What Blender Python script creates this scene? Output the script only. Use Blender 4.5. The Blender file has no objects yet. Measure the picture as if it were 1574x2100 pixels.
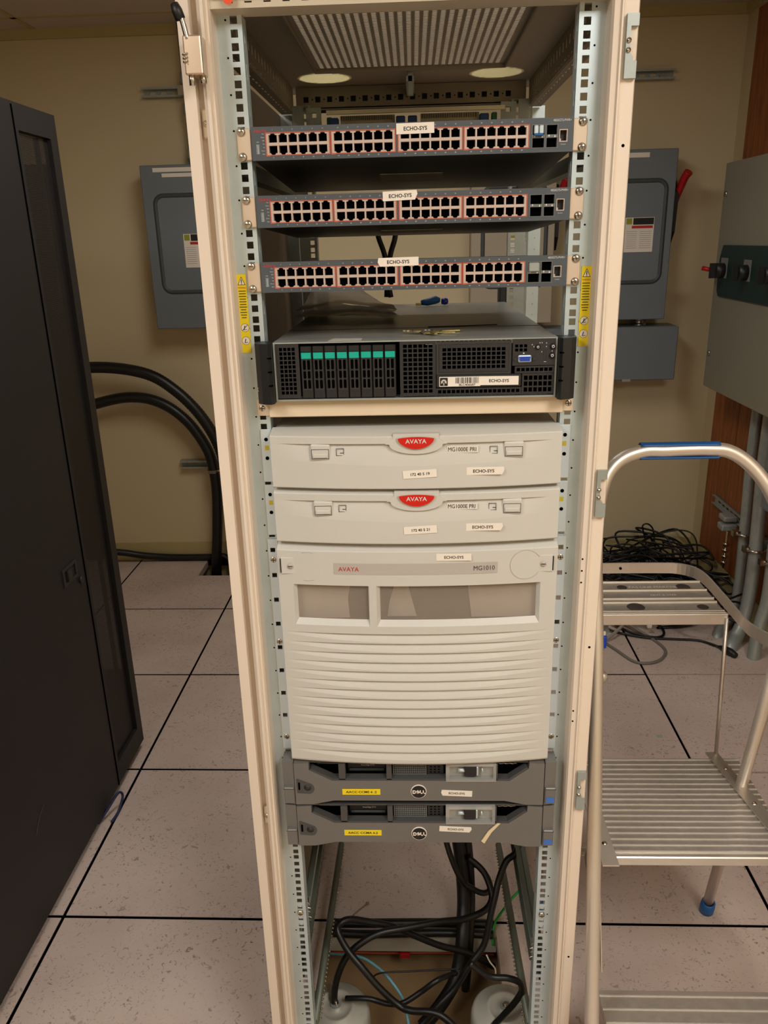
import bpy, bmesh, math, random
from mathutils import Vector, Matrix
random.seed(4)
SC = bpy.context.scene
COL = SC.collection
PI = math.pi

# ------------------------------------------------------------------ camera
CAM_POS = Vector((0.0005, -1.1877, 1.6550))
YAW, PITCH, ROLL, FPX = -0.04219, 0.33086, -0.02583, 1624.54
fwd = Vector((math.sin(YAW)*math.cos(PITCH), math.cos(YAW)*math.cos(PITCH), -math.sin(PITCH)))
rgt = Vector((math.cos(YAW), -math.sin(YAW), 0)); upv = rgt.cross(fwd)
r2 = rgt*math.cos(ROLL) + upv*math.sin(ROLL); u2 = -rgt*math.sin(ROLL) + upv*math.cos(ROLL)
cam = bpy.data.objects.new('camera', bpy.data.cameras.new('camera')); COL.objects.link(cam)
cam.data.sensor_fit = 'VERTICAL'; cam.data.sensor_height = 36.0
cam.data.lens = 36.0*FPX/2100.0; cam.data.clip_start = 0.02
m = Matrix.Identity(4)
for i in range(3):
    m[i][0] = r2[i]; m[i][1] = u2[i]; m[i][2] = -fwd[i]; m[i][3] = CAM_POS[i]
cam.matrix_world = m
SC.camera = cam

# ------------------------------------------------------------------ world, lamps, exposure
w = bpy.data.worlds.new('world'); SC.world = w; w.use_nodes = True
w.node_tree.nodes['Background'].inputs[0].default_value = (1.0, 0.9, 0.75, 1)
w.node_tree.nodes['Background'].inputs[1].default_value = 0.0
SC.view_settings.view_transform = 'Standard'; SC.view_settings.look = 'None'
SC.view_settings.gamma = 1.0; SC.view_settings.use_curve_mapping = False
SC.view_settings.exposure = 0.0
LAMPS = [((0.85, -1.55, 2.585), 0.55, 1.15, 32), ((-1.15, -1.55, 2.585), 0.55, 1.15, 27), ((-0.15, 0.95, 2.585), 0.55, 1.15, 14)]  # last lamp is an unseen addition that brightens the back wall
def lamps():
    for i, (p, sx, sy, e) in enumerate(LAMPS):
        d = bpy.data.lights.new('ceiling_lamp', 'AREA'); d.shape = 'RECTANGLE'; d.size = sx; d.size_y = sy
        d.energy = e; d.color = (1.0, 0.98, 0.945)
        o = bpy.data.objects.new('ceiling_lamp', d); o.location = p; COL.objects.link(o)
lamps()

# ------------------------------------------------------------------ helpers
def lin(c):
    c = c/255.0
    return c/12.92 if c <= 0.04045 else ((c+0.055)/1.055)**2.4
def rgb(r, g, b): return (lin(r), lin(g), lin(b), 1)
MATS = {}
def mat(name, c, rough=0.5, metal=0.0, var=0.06, scale=12, bump=0.0, bscale=200, coat=0.0, spec=None):
    if name in MATS: return MATS[name]
    M = bpy.data.materials.new(name); M.use_nodes = True; nt = M.node_tree; b = nt.nodes['Principled BSDF']
    b.inputs['Roughness'].default_value = rough; b.inputs['Metallic'].default_value = metal
    if coat: b.inputs['Coat Weight'].default_value = coat
    if spec is not None: b.inputs['Specular IOR Level'].default_value = spec
    g = nt.nodes.new('ShaderNodeNewGeometry')
    n = nt.nodes.new('ShaderNodeTexNoise'); n.inputs['Scale'].default_value = scale; n.inputs['Detail'].default_value = 4
    nt.links.new(g.outputs['Position'], n.inputs['Vector'])
    mx = nt.nodes.new('ShaderNodeMix'); mx.data_type = 'RGBA'
    cl = rgb(*c)
    mx.inputs['A'].default_value = tuple(x*(1-var) for x in cl[:3])+(1,)
    mx.inputs['B'].default_value = tuple(min(1, x*(1+var)) for x in cl[:3])+(1,)
    nt.links.new(n.outputs['Fac'], mx.inputs['Factor']); nt.links.new(mx.outputs['Result'], b.inputs['Base Color'])
    if bump:
        n2 = nt.nodes.new('ShaderNodeTexNoise'); n2.inputs['Scale'].default_value = bscale
        nt.links.new(g.outputs['Position'], n2.inputs['Vector'])
        bp = nt.nodes.new('ShaderNodeBump'); bp.inputs['Strength'].default_value = bump; bp.inputs['Distance'].default_value = 0.002
        nt.links.new(n2.outputs['Fac'], bp.inputs['Height']); nt.links.new(bp.outputs['Normal'], b.inputs['Normal'])
    MATS[name] = M
    return M

class MB:
    def __init__(s): s.v = []; s.f = []; s.sm = []; s.mi = []; s.k = 0
    def add(s, vs, fs, smooth=False):
        o = len(s.v); s.v += [tuple(p) for p in vs]
        for f in fs: s.f.append(tuple(i+o for i in f)); s.sm.append(smooth); s.mi.append(s.k)
        return s
    def box(s, x0, x1, y0, y1, z0, z1):
        if x0 > x1: x0, x1 = x1, x0
        if y0 > y1: y0, y1 = y1, y0
        if z0 > z1: z0, z1 = z1, z0
        v = [(x, y, z) for z in (z0, z1) for y in (y0, y1) for x in (x0, x1)]
        return s.add(v, [(0,2,3,1),(4,5,7,6),(0,1,5,4),(2,6,7,3),(0,4,6,2),(1,3,7,5)])
    def rbox(s, x0, x1, y0, y1, z0, z1, r, seg=2):
        if x0 > x1: x0, x1 = x1, x0
        if y0 > y1: y0, y1 = y1, y0
        if z0 > z1: z0, z1 = z1, z0
        r = min(r, .49*(x1-x0), .49*(y1-y0), .49*(z1-z0))
        bm = bmesh.new(); bmesh.ops.create_cube(bm, size=1)
        for v in bm.verts: v.co = Vector(((x0+x1)/2+v.co.x*(x1-x0), (y0+y1)/2+v.co.y*(y1-y0), (z0+z1)/2+v.co.z*(z1-z0)))
        bmesh.ops.bevel(bm, geom=list(bm.edges), offset=r, segments=seg, profile=.5, affect='EDGES')
        bm.verts.index_update()
        s.add([v.co[:] for v in bm.verts], [tuple(v.index for v in f.verts) for f in bm.faces]); bm.free()
        return s
    def prism(s, poly, ax, a, b):
        # poly in the two other axes (x,z for 'y'; x,y for 'z'; y,z for 'x')
        def P(p, t):
            return (p[0], t, p[1]) if ax == 'y' else ((p[0], p[1], t) if ax == 'z' else (t, p[0], p[1]))
        n = len(poly); v = [P(p, a) for p in poly]+[P(p, b) for p in poly]
        f = [tuple(range(n)), tuple(range(2*n-1, n-1, -1))]+[(i, (i+1) % n, n+(i+1) % n, n+i) for i in range(n)]
        return s.add(v, f)
    def cyl(s, p0, p1, r, seg=16, r1=None, caps=True):
        p0 = Vector(p0); p1 = Vector(p1); d = (p1-p0).normalized(); r1 = r if r1 is None else r1
        a = d.orthogonal().normalized(); b = d.cross(a); v = []
        for p, q in ((p0, r), (p1, r1)):
            for i in range(seg):
                t = 2*PI*i/seg; v.append(p+a*math.cos(t)*q+b*math.sin(t)*q)
        s.add(v, [(i, (i+1) % seg, seg+(i+1) % seg, seg+i) for i in range(seg)], True)
        if caps:
            s.add(v[:seg], [tuple(range(seg-1, -1, -1))]); s.add(v[seg:], [tuple(range(seg))])
        return s
    def tube(s, pts, r, seg=10, closed=False, rfun=None):
        pts = [Vector(p) for p in pts]; n = len(pts); v = []; a = None
        for i, p in enumerate(pts):
            if closed: t = pts[(i+1) % n]-pts[i-1]
            else: t = pts[min(i+1, n-1)]-pts[max(i-1, 0)]
            t.normalize()
            if a is None: a = t.orthogonal().normalized()
            a = (a-t*a.dot(t)).normalized(); b = t.cross(a); q = r if rfun is None else rfun(i, n)
            for k in range(seg):
                u = 2*PI*k/seg; v.append(p+a*math.cos(u)*q+b*math.sin(u)*q)
        m_ = n if closed else n-1
        s.add(v, [(i*seg+k, i*seg+(k+1) % seg, ((i+1) % n)*seg+(k+1) % seg, ((i+1) % n)*seg+k) for i in range(m_) for k in range(seg)], True)
        if not closed:
            s.add(v[:seg], [tuple(range(seg-1, -1, -1))]); s.add(v[-seg:], [tuple(range(seg))])
        return s
    def lathe(s, prof, o, ax=(0, 0, 1), seg=24):
        o = Vector(o); d = Vector(ax).normalized(); a = d.orthogonal().normalized(); b = d.cross(a); v = []
        for r, h in prof:
            for k in range(seg):
                u = 2*PI*k/seg; v.append(o+d*h+(a*math.cos(u)+b*math.sin(u))*max(r, 1e-5))
        s.add(v, [(i*seg+k, i*seg+(k+1) % seg, (i+1)*seg+(k+1) % seg, (i+1)*seg+k) for i in range(len(prof)-1) for k in range(seg)], True)
        return s
    def plate(s, u0, u1, v0, v1, w0, w1, holes, f=lambda u, v, w: (u, w, v)):
        # slab in the u/v plane between w0 and w1 with rectangular holes (ua, ub, va, vb)
        us = sorted(set([u0, u1]+[h[0] for h in holes]+[h[1] for h in holes])); vs = sorted(set([v0, v1]+[h[2] for h in holes]+[h[3] for h in holes]))
        us = [x for x in us if u0 <= x <= u1]; vs = [x for x in vs if v0 <= x <= v1]
        ui = {x: i for i, x in enumerate(us)}; vi = {x: i for i, x in enumerate(vs)}; nu, nv = len(us)-1, len(vs)-1
        solid = [[True]*nv for _ in range(nu)]
        for h in holes:
            for i in range(ui.get(h[0], 0), ui.get(h[1], nu)):
                for j in range(vi.get(h[2], 0), vi.get(h[3], nv)): solid[i][j] = False
        V = [f(x, y, q) for q in (w0, w1) for x in us for y in vs]; N = (nu+1)*(nv+1)
        I = lambda i, j, k: k*N+i*(nv+1)+j
        F = []
        for i in range(nu):
            for j in range(nv):
                if not solid[i][j]: continue
                F.append((I(i,j,0), I(i+1,j,0), I(i+1,j+1,0), I(i,j+1,0))); F.append((I(i,j,1), I(i,j+1,1), I(i+1,j+1,1), I(i+1,j,1)))
                for di, dj, e in ((-1,0,((0,0),(0,1))), (1,0,((1,0),(1,1))), (0,-1,((0,0),(1,0))), (0,1,((0,1),(1,1)))):
                    a, b = i+di, j+dj
                    if a < 0 or b < 0 or a >= nu or b >= nv or not solid[a][b]:
                        (p, q), (r, t) = e
                        F.append((I(i+p,j+q,0), I(i+p,j+q,1), I(i+r,j+t,1), I(i+r,j+t,0)))
        return s.add(V, F)
    def grid(s, rows, smooth=True):
        # rows: list of equally long point lists
        n = len(rows[0]); V = [p for r in rows for p in r]
        return s.add(V, [(i*n+k, i*n+k+1, (i+1)*n+k+1, (i+1)*n+k) for i in range(len(rows)-1) for k in range(n-1)], smooth)
    def text(s, t, size, x, y, z, sx=1.0, ext=0.0, M=None, align='LEFT', shear=0.0, bold=0.0):
        vs, fs, wd = glyphs(t, bold)
        off = {'LEFT': 0, 'CENTER': -wd/2, 'RIGHT': -wd}[align]
        P = []
        for a, b in vs:
            q = Vector(((a+off+shear*b)*size*sx, 0, b*size))
            if M is not None: q = M @ q
            P.append((q.x+x, q.y+y, q.z+z))
        return s.add(P, fs)
_G = {}
def glyphs(t, bold=0.0):
    if (t, bold) in _G: return _G[(t, bold)]
    c = bpy.data.curves.new('t', 'FONT'); c.body = t; c.offset = bold; c.size = 1.0; c.resolution_u = 3
    o = bpy.data.objects.new('t', c); COL.objects.link(o)
    dg = bpy.context.evaluated_depsgraph_get(); e = o.evaluated_get(dg); me = e.to_mesh()
    vs = [(v.co.x, v.co.y) for v in me.vertices]; fs = [tuple(p.vertices) for p in me.polygons]
    wd = max([v[0] for v in vs]) if vs else 0
    e.to_mesh_clear(); bpy.data.objects.remove(o); bpy.data.curves.remove(c)
    _G[(t, bold)] = (vs, fs, wd); return _G[(t, bold)]

def mesh(name, mb, mats, recalc=True):
    me = bpy.data.meshes.new(name); me.from_pydata(mb.v, [], mb.f)
    for M in (mats if isinstance(mats, (list, tuple)) else [mats]): me.materials.append(M)
    me.polygons.foreach_set('use_smooth', mb.sm); me.polygons.foreach_set('material_index', mb.mi)
    if recalc and not getattr(mb, 'keep', False):
        bm = bmesh.new(); bm.from_mesh(me)
        if any(mb.sm): bmesh.ops.remove_doubles(bm, verts=bm.verts, dist=1e-6)
        bmesh.ops.recalc_face_normals(bm, faces=bm.faces); bm.to_mesh(me); bm.free()
    me.update(); return me
def tag(o, label=None, cat=None, group=None, kind=None):
    if label: o['label'] = label
    if cat: o['category'] = cat
    if group: o['group'] = group
    if kind: o['kind'] = kind
    return o
def thing(name, label, cat, loc=(0, 0, 0), group=None, rot=(0, 0, 0)):
    o = bpy.data.objects.new(name, None); COL.objects.link(o); o.location = loc; o.rotation_euler = rot
    o.empty_display_size = .05
    return tag(o, label, cat, group)
def obj(name, mb, mats, parent=None, label=None, recalc=True, kind=None, loc=None):
    me = mb if isinstance(mb, bpy.types.Mesh) else mesh(name, mb, mats, recalc)
    o = bpy.data.objects.new(name, me); COL.objects.link(o)
    if parent: o.parent = parent
    if loc: o.location = loc
    if label: o['label'] = label
    if kind: o['kind'] = kind
    return o
def part(name, mb, mats, root, label=None, kind=None):
    # mb is written in world coordinates; root is an unrotated thing
    return obj(name, mb, mats, root, label, kind=kind, loc=-Vector(root.location))
def solo(name, mb, mats, label, cat, group=None, loc=None, kind=None):
    return tag(obj(name, mb, mats, None, loc=loc), label, cat, group, kind)
KIDS = {}
def dup(o, parent=None):
    c = o.copy(); COL.objects.link(c); c.parent = parent
    for ch in [k for k in o.children]: dup(ch, c)
    return c
def spline(pts, n=8):
    P = [Vector(p) for p in pts]; P = [P[0]*2-P[1]]+P+[P[-1]*2-P[-2]]; out = []
    for i in range(1, len(P)-2):
        for k in range(n):
            t = k/n; a, b, c, d = P[i-1], P[i], P[i+1], P[i+2]
            out.append(.5*((2*b)+(c-a)*t+(2*a-5*b+4*c-d)*t*t+(3*b-3*c+d-a)*t**3))
    out.append(P[-2]); return out
def arc(cx, cy, r, a0, a1, n): return [(cx+r*math.cos(math.radians(a0+(a1-a0)*i/n)), cy+r*math.sin(math.radians(a0+(a1-a0)*i/n))) for i in range(n+1)]
def rrect(x0, x1, z0, z1, r, n=5):
    return arc(x1-r, z1-r, r, 0, 90, n)+arc(x0+r, z1-r, r, 90, 180, n)+arc(x0+r, z0+r, r, 180, 270, n)+arc(x1-r, z0+r, r, 270, 360, n)
def U(n): return 1.935-0.04445*n     # height of the top hole of rack unit n

# ------------------------------------------------------------------ materials
beige = mat('cream_powder_coat', (230, 214, 196), .45, var=.02)
beige2 = mat('beige_powder_coat', (224, 204, 176), .5, var=.02)
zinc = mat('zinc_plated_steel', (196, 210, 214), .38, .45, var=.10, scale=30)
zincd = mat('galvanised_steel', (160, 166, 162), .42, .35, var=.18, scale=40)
zincg = mat('greenish_zinc_steel', (112, 118, 106), .5, .4, var=.15, scale=30)
chrome = mat('bright_screw_metal', (205, 198, 185), .22, 1.0, var=.05)
black = mat('black_plastic', (24, 24, 25), .45, var=.1)
blackm = mat('black_void', (6, 6, 6), .9, var=.0, spec=.0)
blackr = mat('black_rubber_sheath', (15, 15, 16), .42, var=.2, scale=40)
swface = mat('slate_grey_switch_face', (74, 80, 86), .5, var=.03)
swbody = mat('black_painted_steel', (44, 44, 44), .5, var=.1)
portm = mat('pinkish_port_metal', (200, 180, 168), .45, .2, var=.05)
portline = mat('orange_outline_print', (190, 92, 66), .5, var=.02)
red = mat('red_print', (190, 40, 30), .5, var=.02)
white = mat('white_label_paper', (238, 228, 215), .6, var=.02)
whitep = mat('white_print', (215, 212, 205), .6, var=.0)
ink = mat('black_ink', (22, 20, 20), .6, var=.0)
eye = mat('yellow_label_film', (240, 214, 20), .45, var=.02)
mgrey = mat('light_grey_moulded_plastic', (203, 200, 192), .5, var=.02)
mgrey2 = mat('grey_chassis_paint', (176, 172, 164), .5, var=.02)
mgstrip = mat('grey_name_strip', (184, 176, 168), .5, var=.02)
dell = mat('charcoal_plastic_bezel', (118, 116, 112), .42, .3, var=.04)
delld = mat('dark_charcoal_plastic', (72, 71, 70), .45, var=.04)
wallm = mat('cream_wall_paint', (206, 190, 154), .65, var=.03, scale=2, bump=.08, bscale=120)
trimm = mat('yellowish_trim', (184, 168, 118), .6, var=.03)
ceilm = mat('ceiling_tile_face', (196, 184, 164), .9, var=.06, scale=60, bump=.3, bscale=300)
boxg = mat('grey_enamel_box', (112, 120, 126), .45, var=.05, scale=6)
boxg2 = mat('warm_grey_enamel', (134, 130, 114), .5, var=.05, scale=6)
alu = mat('brushed_aluminium', (216, 208, 198), .34, .75, var=.08, scale=30)
alum = mat('polished_aluminium_tube', (226, 216, 205), .36, .7, var=.04)
blue = mat('blue_plastic', (22, 92, 160), .4, var=.04)
green = mat('green_wire_insulation', (20, 150, 50), .4, var=.05)
cyan = mat('pale_blue_cable', (110, 170, 185), .4, var=.05)
teal = mat('teal_plastic', (0, 172, 150), .4, var=.03)
orange = mat('orange_dot_paper', (240, 80, 30), .5, var=.02)
dirt = mat('dusty_subfloor', (150, 120, 82), .85, var=.35, scale=7)
grip = mat('black_server_bezel', (40, 39, 39), .5, var=.06)
cabm = mat('black_cabinet_paint', (27, 24, 24), .55, var=.1, scale=5, bump=.15, bscale=400)
redp = mat('red_plastic', (170, 14, 20), .4, var=.05)
steel = mat('server_lid_steel', (150, 150, 144), .36, .3, var=.14, scale=9)

def nodes_of(name):
    M = bpy.data.materials.new(name); M.use_nodes = True; MATS[name] = M
    return M, M.node_tree, M.node_tree.nodes['Principled BSDF']
def floor_material():
    M, nt, b = nodes_of('speckled_floor_vinyl'); N = nt.nodes.new; L = nt.links.new
    g = N('ShaderNodeNewGeometry')
    def noise(s, d, dist=0):
        n = N('ShaderNodeTexNoise'); n.inputs['Scale'].default_value = s; n.inputs['Detail'].default_value = d
        n.inputs['Distortion'].default_value = dist; L(g.outputs['Position'], n.inputs['Vector']); return n
    def ramp(n, a, ca, b_, cb):
        r = N('ShaderNodeValToRGB'); r.color_ramp.elements[0].position = a; r.color_ramp.elements[0].color = ca
        r.color_ramp.elements[1].position = b_; r.color_ramp.elements[1].color = cb; L(n.outputs['Fac'], r.inputs['Fac']); return r
    base = ramp(noise(3, 5), .3, rgb(192, 172, 162), .7, rgb(212, 193, 182))
    f1 = ramp(noise(85, 3, 1.5), .60, (0,0,0,1), .68, (1,1,1,1))
    f2 = ramp(noise(38, 6, 2.0), .63, (0,0,0,1), .70, (1,1,1,1))
    zone = ramp(noise(5, 3), .4, (.25,.25,.25,1), .65, (1,1,1,1))
    m1 = N('ShaderNodeMix'); m1.data_type = 'RGBA'; L(base.outputs[0], m1.inputs['A']); m1.inputs['B'].default_value = rgb(128, 112, 98)
    mu = N('ShaderNodeMath'); mu.operation = 'MULTIPLY'; L(f1.outputs[0], mu.inputs[0]); L(zone.outputs[0], mu.inputs[1]); L(mu.outputs[0], m1.inputs['Factor'])
    m2 = N('ShaderNodeMix'); m2.data_type = 'RGBA'; L(m1.outputs['Result'], m2.inputs['A']); m2.inputs['B'].default_value = rgb(118, 104, 92)
    mu2 = N('ShaderNodeMath'); mu2.operation = 'MULTIPLY'; L(f2.outputs[0], mu2.inputs[0]); mu2.inputs[1].default_value = .6; L(mu2.outputs[0], m2.inputs['Factor'])
    L(m2.outputs['Result'], b.inputs['Base Color']); b.inputs['Roughness'].default_value = .5
    return M
floorm = floor_material()
def wood_material():
    M, nt, b = nodes_of('stained_plywood'); N = nt.nodes.new; L = nt.links.new
    g = N('ShaderNodeNewGeometry'); mp = N('ShaderNodeMapping'); mp.inputs['Scale'].default_value = (6, 14, 1.6)
    L(g.outputs['Position'], mp.inputs['Vector']); n = N('ShaderNodeTexNoise'); n.inputs['Scale'].default_value = 3; n.inputs['Detail'].default_value = 6; n.inputs['Distortion'].default_value = .6
    L(mp.outputs[0], n.inputs['Vector']); r = N('ShaderNodeValToRGB')
    r.color_ramp.elements[0].position = .3; r.color_ramp.elements[0].color = rgb(112, 60, 24)
    r.color_ramp.elements[1].position = .62; r.color_ramp.elements[1].color = rgb(158, 90, 40)
    L(n.outputs['Fac'], r.inputs['Fac']); L(r.outputs[0], b.inputs['Base Color']); b.inputs['Roughness'].default_value = .6
    return M
woodm = wood_material()
def mesh_material():
    # fine perforated sheet: real see-through holes far too small to model one by one
    M, nt, b = nodes_of('fine_perforated_sheet'); N = nt.nodes.new; L = nt.links.new
    b.inputs['Base Color'].default_value = rgb(34, 30, 28); b.inputs['Roughness'].default_value = .5
    g = N('ShaderNodeNewGeometry'); sp = N('ShaderNodeSeparateXYZ'); L(g.outputs['Position'], sp.inputs[0])
    def wv(o, s):
        a = N('ShaderNodeMath'); a.operation = 'MULTIPLY'; a.inputs[1].default_value = s; L(o, a.inputs[0])
        c = N('ShaderNodeMath'); c.operation = 'SINE'; L(a.outputs[0], c.inputs[0]); return c
    p = N('ShaderNodeMath'); p.operation = 'MULTIPLY'; L(wv(sp.outputs['Y'], 2*PI/.0075).outputs[0], p.inputs[0]); L(wv(sp.outputs['Z'], 2*PI/.0075).outputs[0], p.inputs[1])
    ab = N('ShaderNodeMath'); ab.operation = 'ABSOLUTE'; L(p.outputs[0], ab.inputs[0])
    t = N('ShaderNodeMath'); t.operation = 'GREATER_THAN'; t.inputs[1].default_value = .50; L(ab.outputs[0], t.inputs[0])
    tr = N('ShaderNodeBsdfTransparent'); ms = N('ShaderNodeMixShader'); L(t.outputs[0], ms.inputs[0]); L(b.outputs[0], ms.inputs[1]); L(tr.outputs[0], ms.inputs[2])
    L(ms.outputs[0], nt.nodes['Material Output'].inputs['Surface'])
    return M
meshm = mesh_material()
def glassy(name, tint, alpha, rough=.12):
    M, nt, b = nodes_of(name); N = nt.nodes.new; L = nt.links.new
    b.inputs['Base Color'].default_value = tint; b.inputs['Roughness'].default_value = rough
    tr = N('ShaderNodeBsdfTransparent'); tr.inputs[0].default_value = (1, .97, .94, 1)
    ms = N('ShaderNodeMixShader'); ms.inputs[0].default_value = 1-alpha
    L(b.outputs[0], ms.inputs[1]); L(tr.outputs[0], ms.inputs[2]); L(ms.outputs[0], nt.nodes['Material Output'].inputs['Surface'])
    return M
pane = glassy('smoked_plastic_pane', rgb(165, 154, 142), .5)
clearp = glassy('clear_plastic', rgb(205, 205, 200), .42, .1)
baggy = glassy('dusty_plastic_bag', rgb(160, 148, 128), .9, .4)
def translucent(name, c):
    M, nt, b = nodes_of(name); N = nt.nodes.new; L = nt.links.new
    b.inputs['Base Color'].default_value = c; t = N('ShaderNodeBsdfTranslucent'); t.inputs[0].default_value = c
    ms = N('ShaderNodeMixShader'); ms.inputs[0].default_value = .28; L(b.outputs[0], ms.inputs[1]); L(t.outputs[0], ms.inputs[2])
    L(ms.outputs[0], nt.nodes['Material Output'].inputs['Surface']); return M
cap = translucent('cream_translucent_plastic', rgb(250, 245, 220))
lampm = bpy.data.materials.new('lamp_diffuser'); lampm.use_nodes = True
lampm.node_tree.nodes['Principled BSDF'].inputs['Emission Color'].default_value = (1, .9, .76, 1)
lampm.node_tree.nodes['Principled BSDF'].inputs['Emission Strength'].default_value = 3

# ------------------------------------------------------------------ room
FY = -0.0067
def fw2(x, y): return (math.cos(FY)*x-math.sin(FY)*y, math.sin(FY)*x+math.cos(FY)*y)
X0R, X1R, Y0R, Y1R, HC = -2.7, 1.49, -3.0, 2.87, 2.60
b = MB(); b.box(X0R-.1, X1R+.1, Y0R-.1, Y1R+.1, -.30, -.16)
fl = tag(obj('floor', b, dirt), 'dusty floor slab under the raised tiles', kind='structure')
T, GX, GY = .6096, -.9351, 2.2220
ts = T/2-.0045
def slab(bb, x0, x1, y0, y1): bb.box(x0, x1, y0, y1, -.035, 0)
b = MB(); slab(b, -ts, ts, -ts, ts); tm = mesh('floor_tile', b, floorm)
def tile_cell(i, j):
    return GX+(i+.5)*T, GY-(j+.5)*T
for i in range(-3, 5):
    for j in range(-2, 9):
        cx, cy = tile_cell(i, j)
        me = tm
        x0, x1, y0, y1 = cx-ts, cx+ts, cy-ts, cy+ts
        if x1 < X0R or x0 > X1R or y1 < Y0R or y0 > Y1R: continue
        sp = (i, j) in ((1, 3), (0, -1), (-1, -1))
        x0c, x1c, y0c, y1c = max(x0, X0R), min(x1, X1R-.005), max(y0, Y0R), min(y1, Y1R-.02)
        if sp or (x0c, x1c, y0c, y1c) != (x0, x1, y0, y1):
            b = MB()
            if (i, j) == (1, 3):      # tile cut out under the rack
                b.plate(x0-cx, x1-cx, y0-cy, y1-cy, -.035, 0, [(-.235-cx, .188-cx, y0-cy, .354-cy)], lambda u, v, q: (u, v, q))
            elif (i, j) in ((0, -1), (-1, -1)):   # cable slot by the wall
                b.plate(x0c-cx, x1c-cx, y0c-cy, y1c-cy, -.035, 0, [(max(x0c, -1.17)-cx, min(x1c, -.93)-cx, 2.62-cy, y1c-cy)] if x0c < -.93 else [], lambda u, v, q: (u, v, q))
            else: b.box(x0c-cx, x1c-cx, y0c-cy, y1c-cy, -.035, 0)
            me = mesh('floor_tile', b, floorm)
        o = obj('floor_tile', me, None, fl); X, Y = fw2(cx, cy)
        o.location = (X, Y, 0); o.rotation_euler = (0, 0, FY)
tr1 = mesh('edge_trim', MB().box(-T/2, T/2, -.0042, .0042, -.03, -.0012), blackm)
for i in range(-3, 5):
    for j in range(-2, 9):
        cx, cy = tile_cell(i, j)
        if cy+T/2 < Y1R-.01 and cx-T/2 > X0R and cx+T/2 < X1R+.3 and cy > Y0R+.3 and (i, j) != (4, 0):
            if cx+T/2 < X1R:
                o = obj('edge_trim', tr1, None, fl); X, Y = fw2(cx, cy+T/2); o.location = (X, Y, 0); o.rotation_euler = (0, 0, FY)
        if cx+T/2 < X1R-.02 and cx+T/2 > X0R and cy+T/2 < Y1R+.3 and cy-T/2 > Y0R:
            L_ = min(T, Y1R-.02-(cy-T/2)) if cy+T/2 > Y1R-.02 else T
            me = tr1 if L_ == T else mesh('edge_trim', MB().box(-T/2, -T/2+L_, -.0042, .0042, -.03, -.0012), blackm)
            o = obj('edge_trim', me, None, fl); X, Y = fw2(cx+T/2, cy); o.location = (X, Y, -.0002); o.rotation_euler = (0, 0, FY+PI/2)
def wallbox(name, x0, x1, y0, y1, z0, z1, m_=wallm): return tag(obj(name, MB().box(x0, x1, y0, y1, z0, z1), m_), kind='structure')
wallbox('wall_back', X0R-.1, X1R+.1, Y1R, Y1R+.1, -.2, HC+.1)
wallbox('wall_right', X1R, X1R+.1, Y0R, Y1R, -.2, HC+.1)
wallbox('wall_left', X0R-.1, X0R, Y0R, Y1R, -.2, HC+.1)
wallbox('wall_front', X0R-.1, X1R+.1, Y0R-.1, Y0R, -.2, HC+.1)
wallbox('baseboard_back', X0R, X1R, Y1R-.012, Y1R, 0, .10, trimm)
wallbox('baseboard_right', X1R-.012, X1R, Y0R, Y1R-.012, 0, .12, trimm)
wallbox('trim_1', X0R, X1R, Y1R-.018, Y1R, HC-.045, HC, trimm)
wallbox('trim_2', X1R-.018, X1R, 2.72, Y1R-.018, HC-.045, HC, trimm)
ce = tag(obj('ceiling', MB().box(X0R, X1R, Y0R, Y1R, HC+.006, HC+.1), ceilm), kind='structure')
cy0, cx0 = 2.665, -1.70
xs = [X0R]+[cx0+k*1.22 for k in range(0, 3)]+[X1R]; ys = [Y0R]+[cy0-k*.61 for k in range(9, -1, -1)]+[Y1R]
holes = []
for a in range(len(xs)-1):
    for c in range(len(ys)-1):
        x0, x1, y0, y1 = xs[a]+.006, xs[a+1]-.006, ys[c]+.006, ys[c+1]-.006
        if x1-x0 < .05 or y1-y0 < .05: continue
        obj('ceiling_tile', MB().box(x0, x1, y0, y1, HC-.004, HC+.006), ceilm, ce)
for x in xs[1:-1]: obj('ceiling_rail', MB().box(x-.012, x+.012, Y0R, Y1R, HC-.0065, HC-.004), trimm, ce)
for y in ys[1:-1]: obj('ceiling_rail', MB().box(X0R, X1R, y-.012, y+.012, HC-.0065, HC-.004), trimm, ce)
for (p, sx, sy, e), wd in zip(LAMPS, ('right behind the camera', 'left behind the camera', 'added above the rack top to brighten the wall')):
    t = thing('ceiling_light', 'recessed ceiling light panel, %s' % wd, 'light', (p[0], p[1], HC-.02))
    obj('light_frame', MB().plate(-sx/2-.03, sx/2+.03, -sy/2-.03, sy/2+.03, 0, .012, [(-sx/2, sx/2, -sy/2, sy/2)], lambda u, v, q: (u, v, q)), white, t)
    obj('diffuser', MB().box(-sx/2, sx/2, -sy/2, sy/2, .009, .012), lampm, t)

# plywood backboard on the right wall
t = thing('plywood_backboard', 'reddish-brown stained plywood backboard on the right wall', 'board', (1.478, 2.0, 0))
for y0, y1 in ((2.405-2, 2.705-2), (1.19-2, 2.4-2), (0.0-2, 1.185-2)):
    obj('plywood_panel', MB().box(-.008, .010, y0, y1, .13, 2.54), woodm, t)

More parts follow.
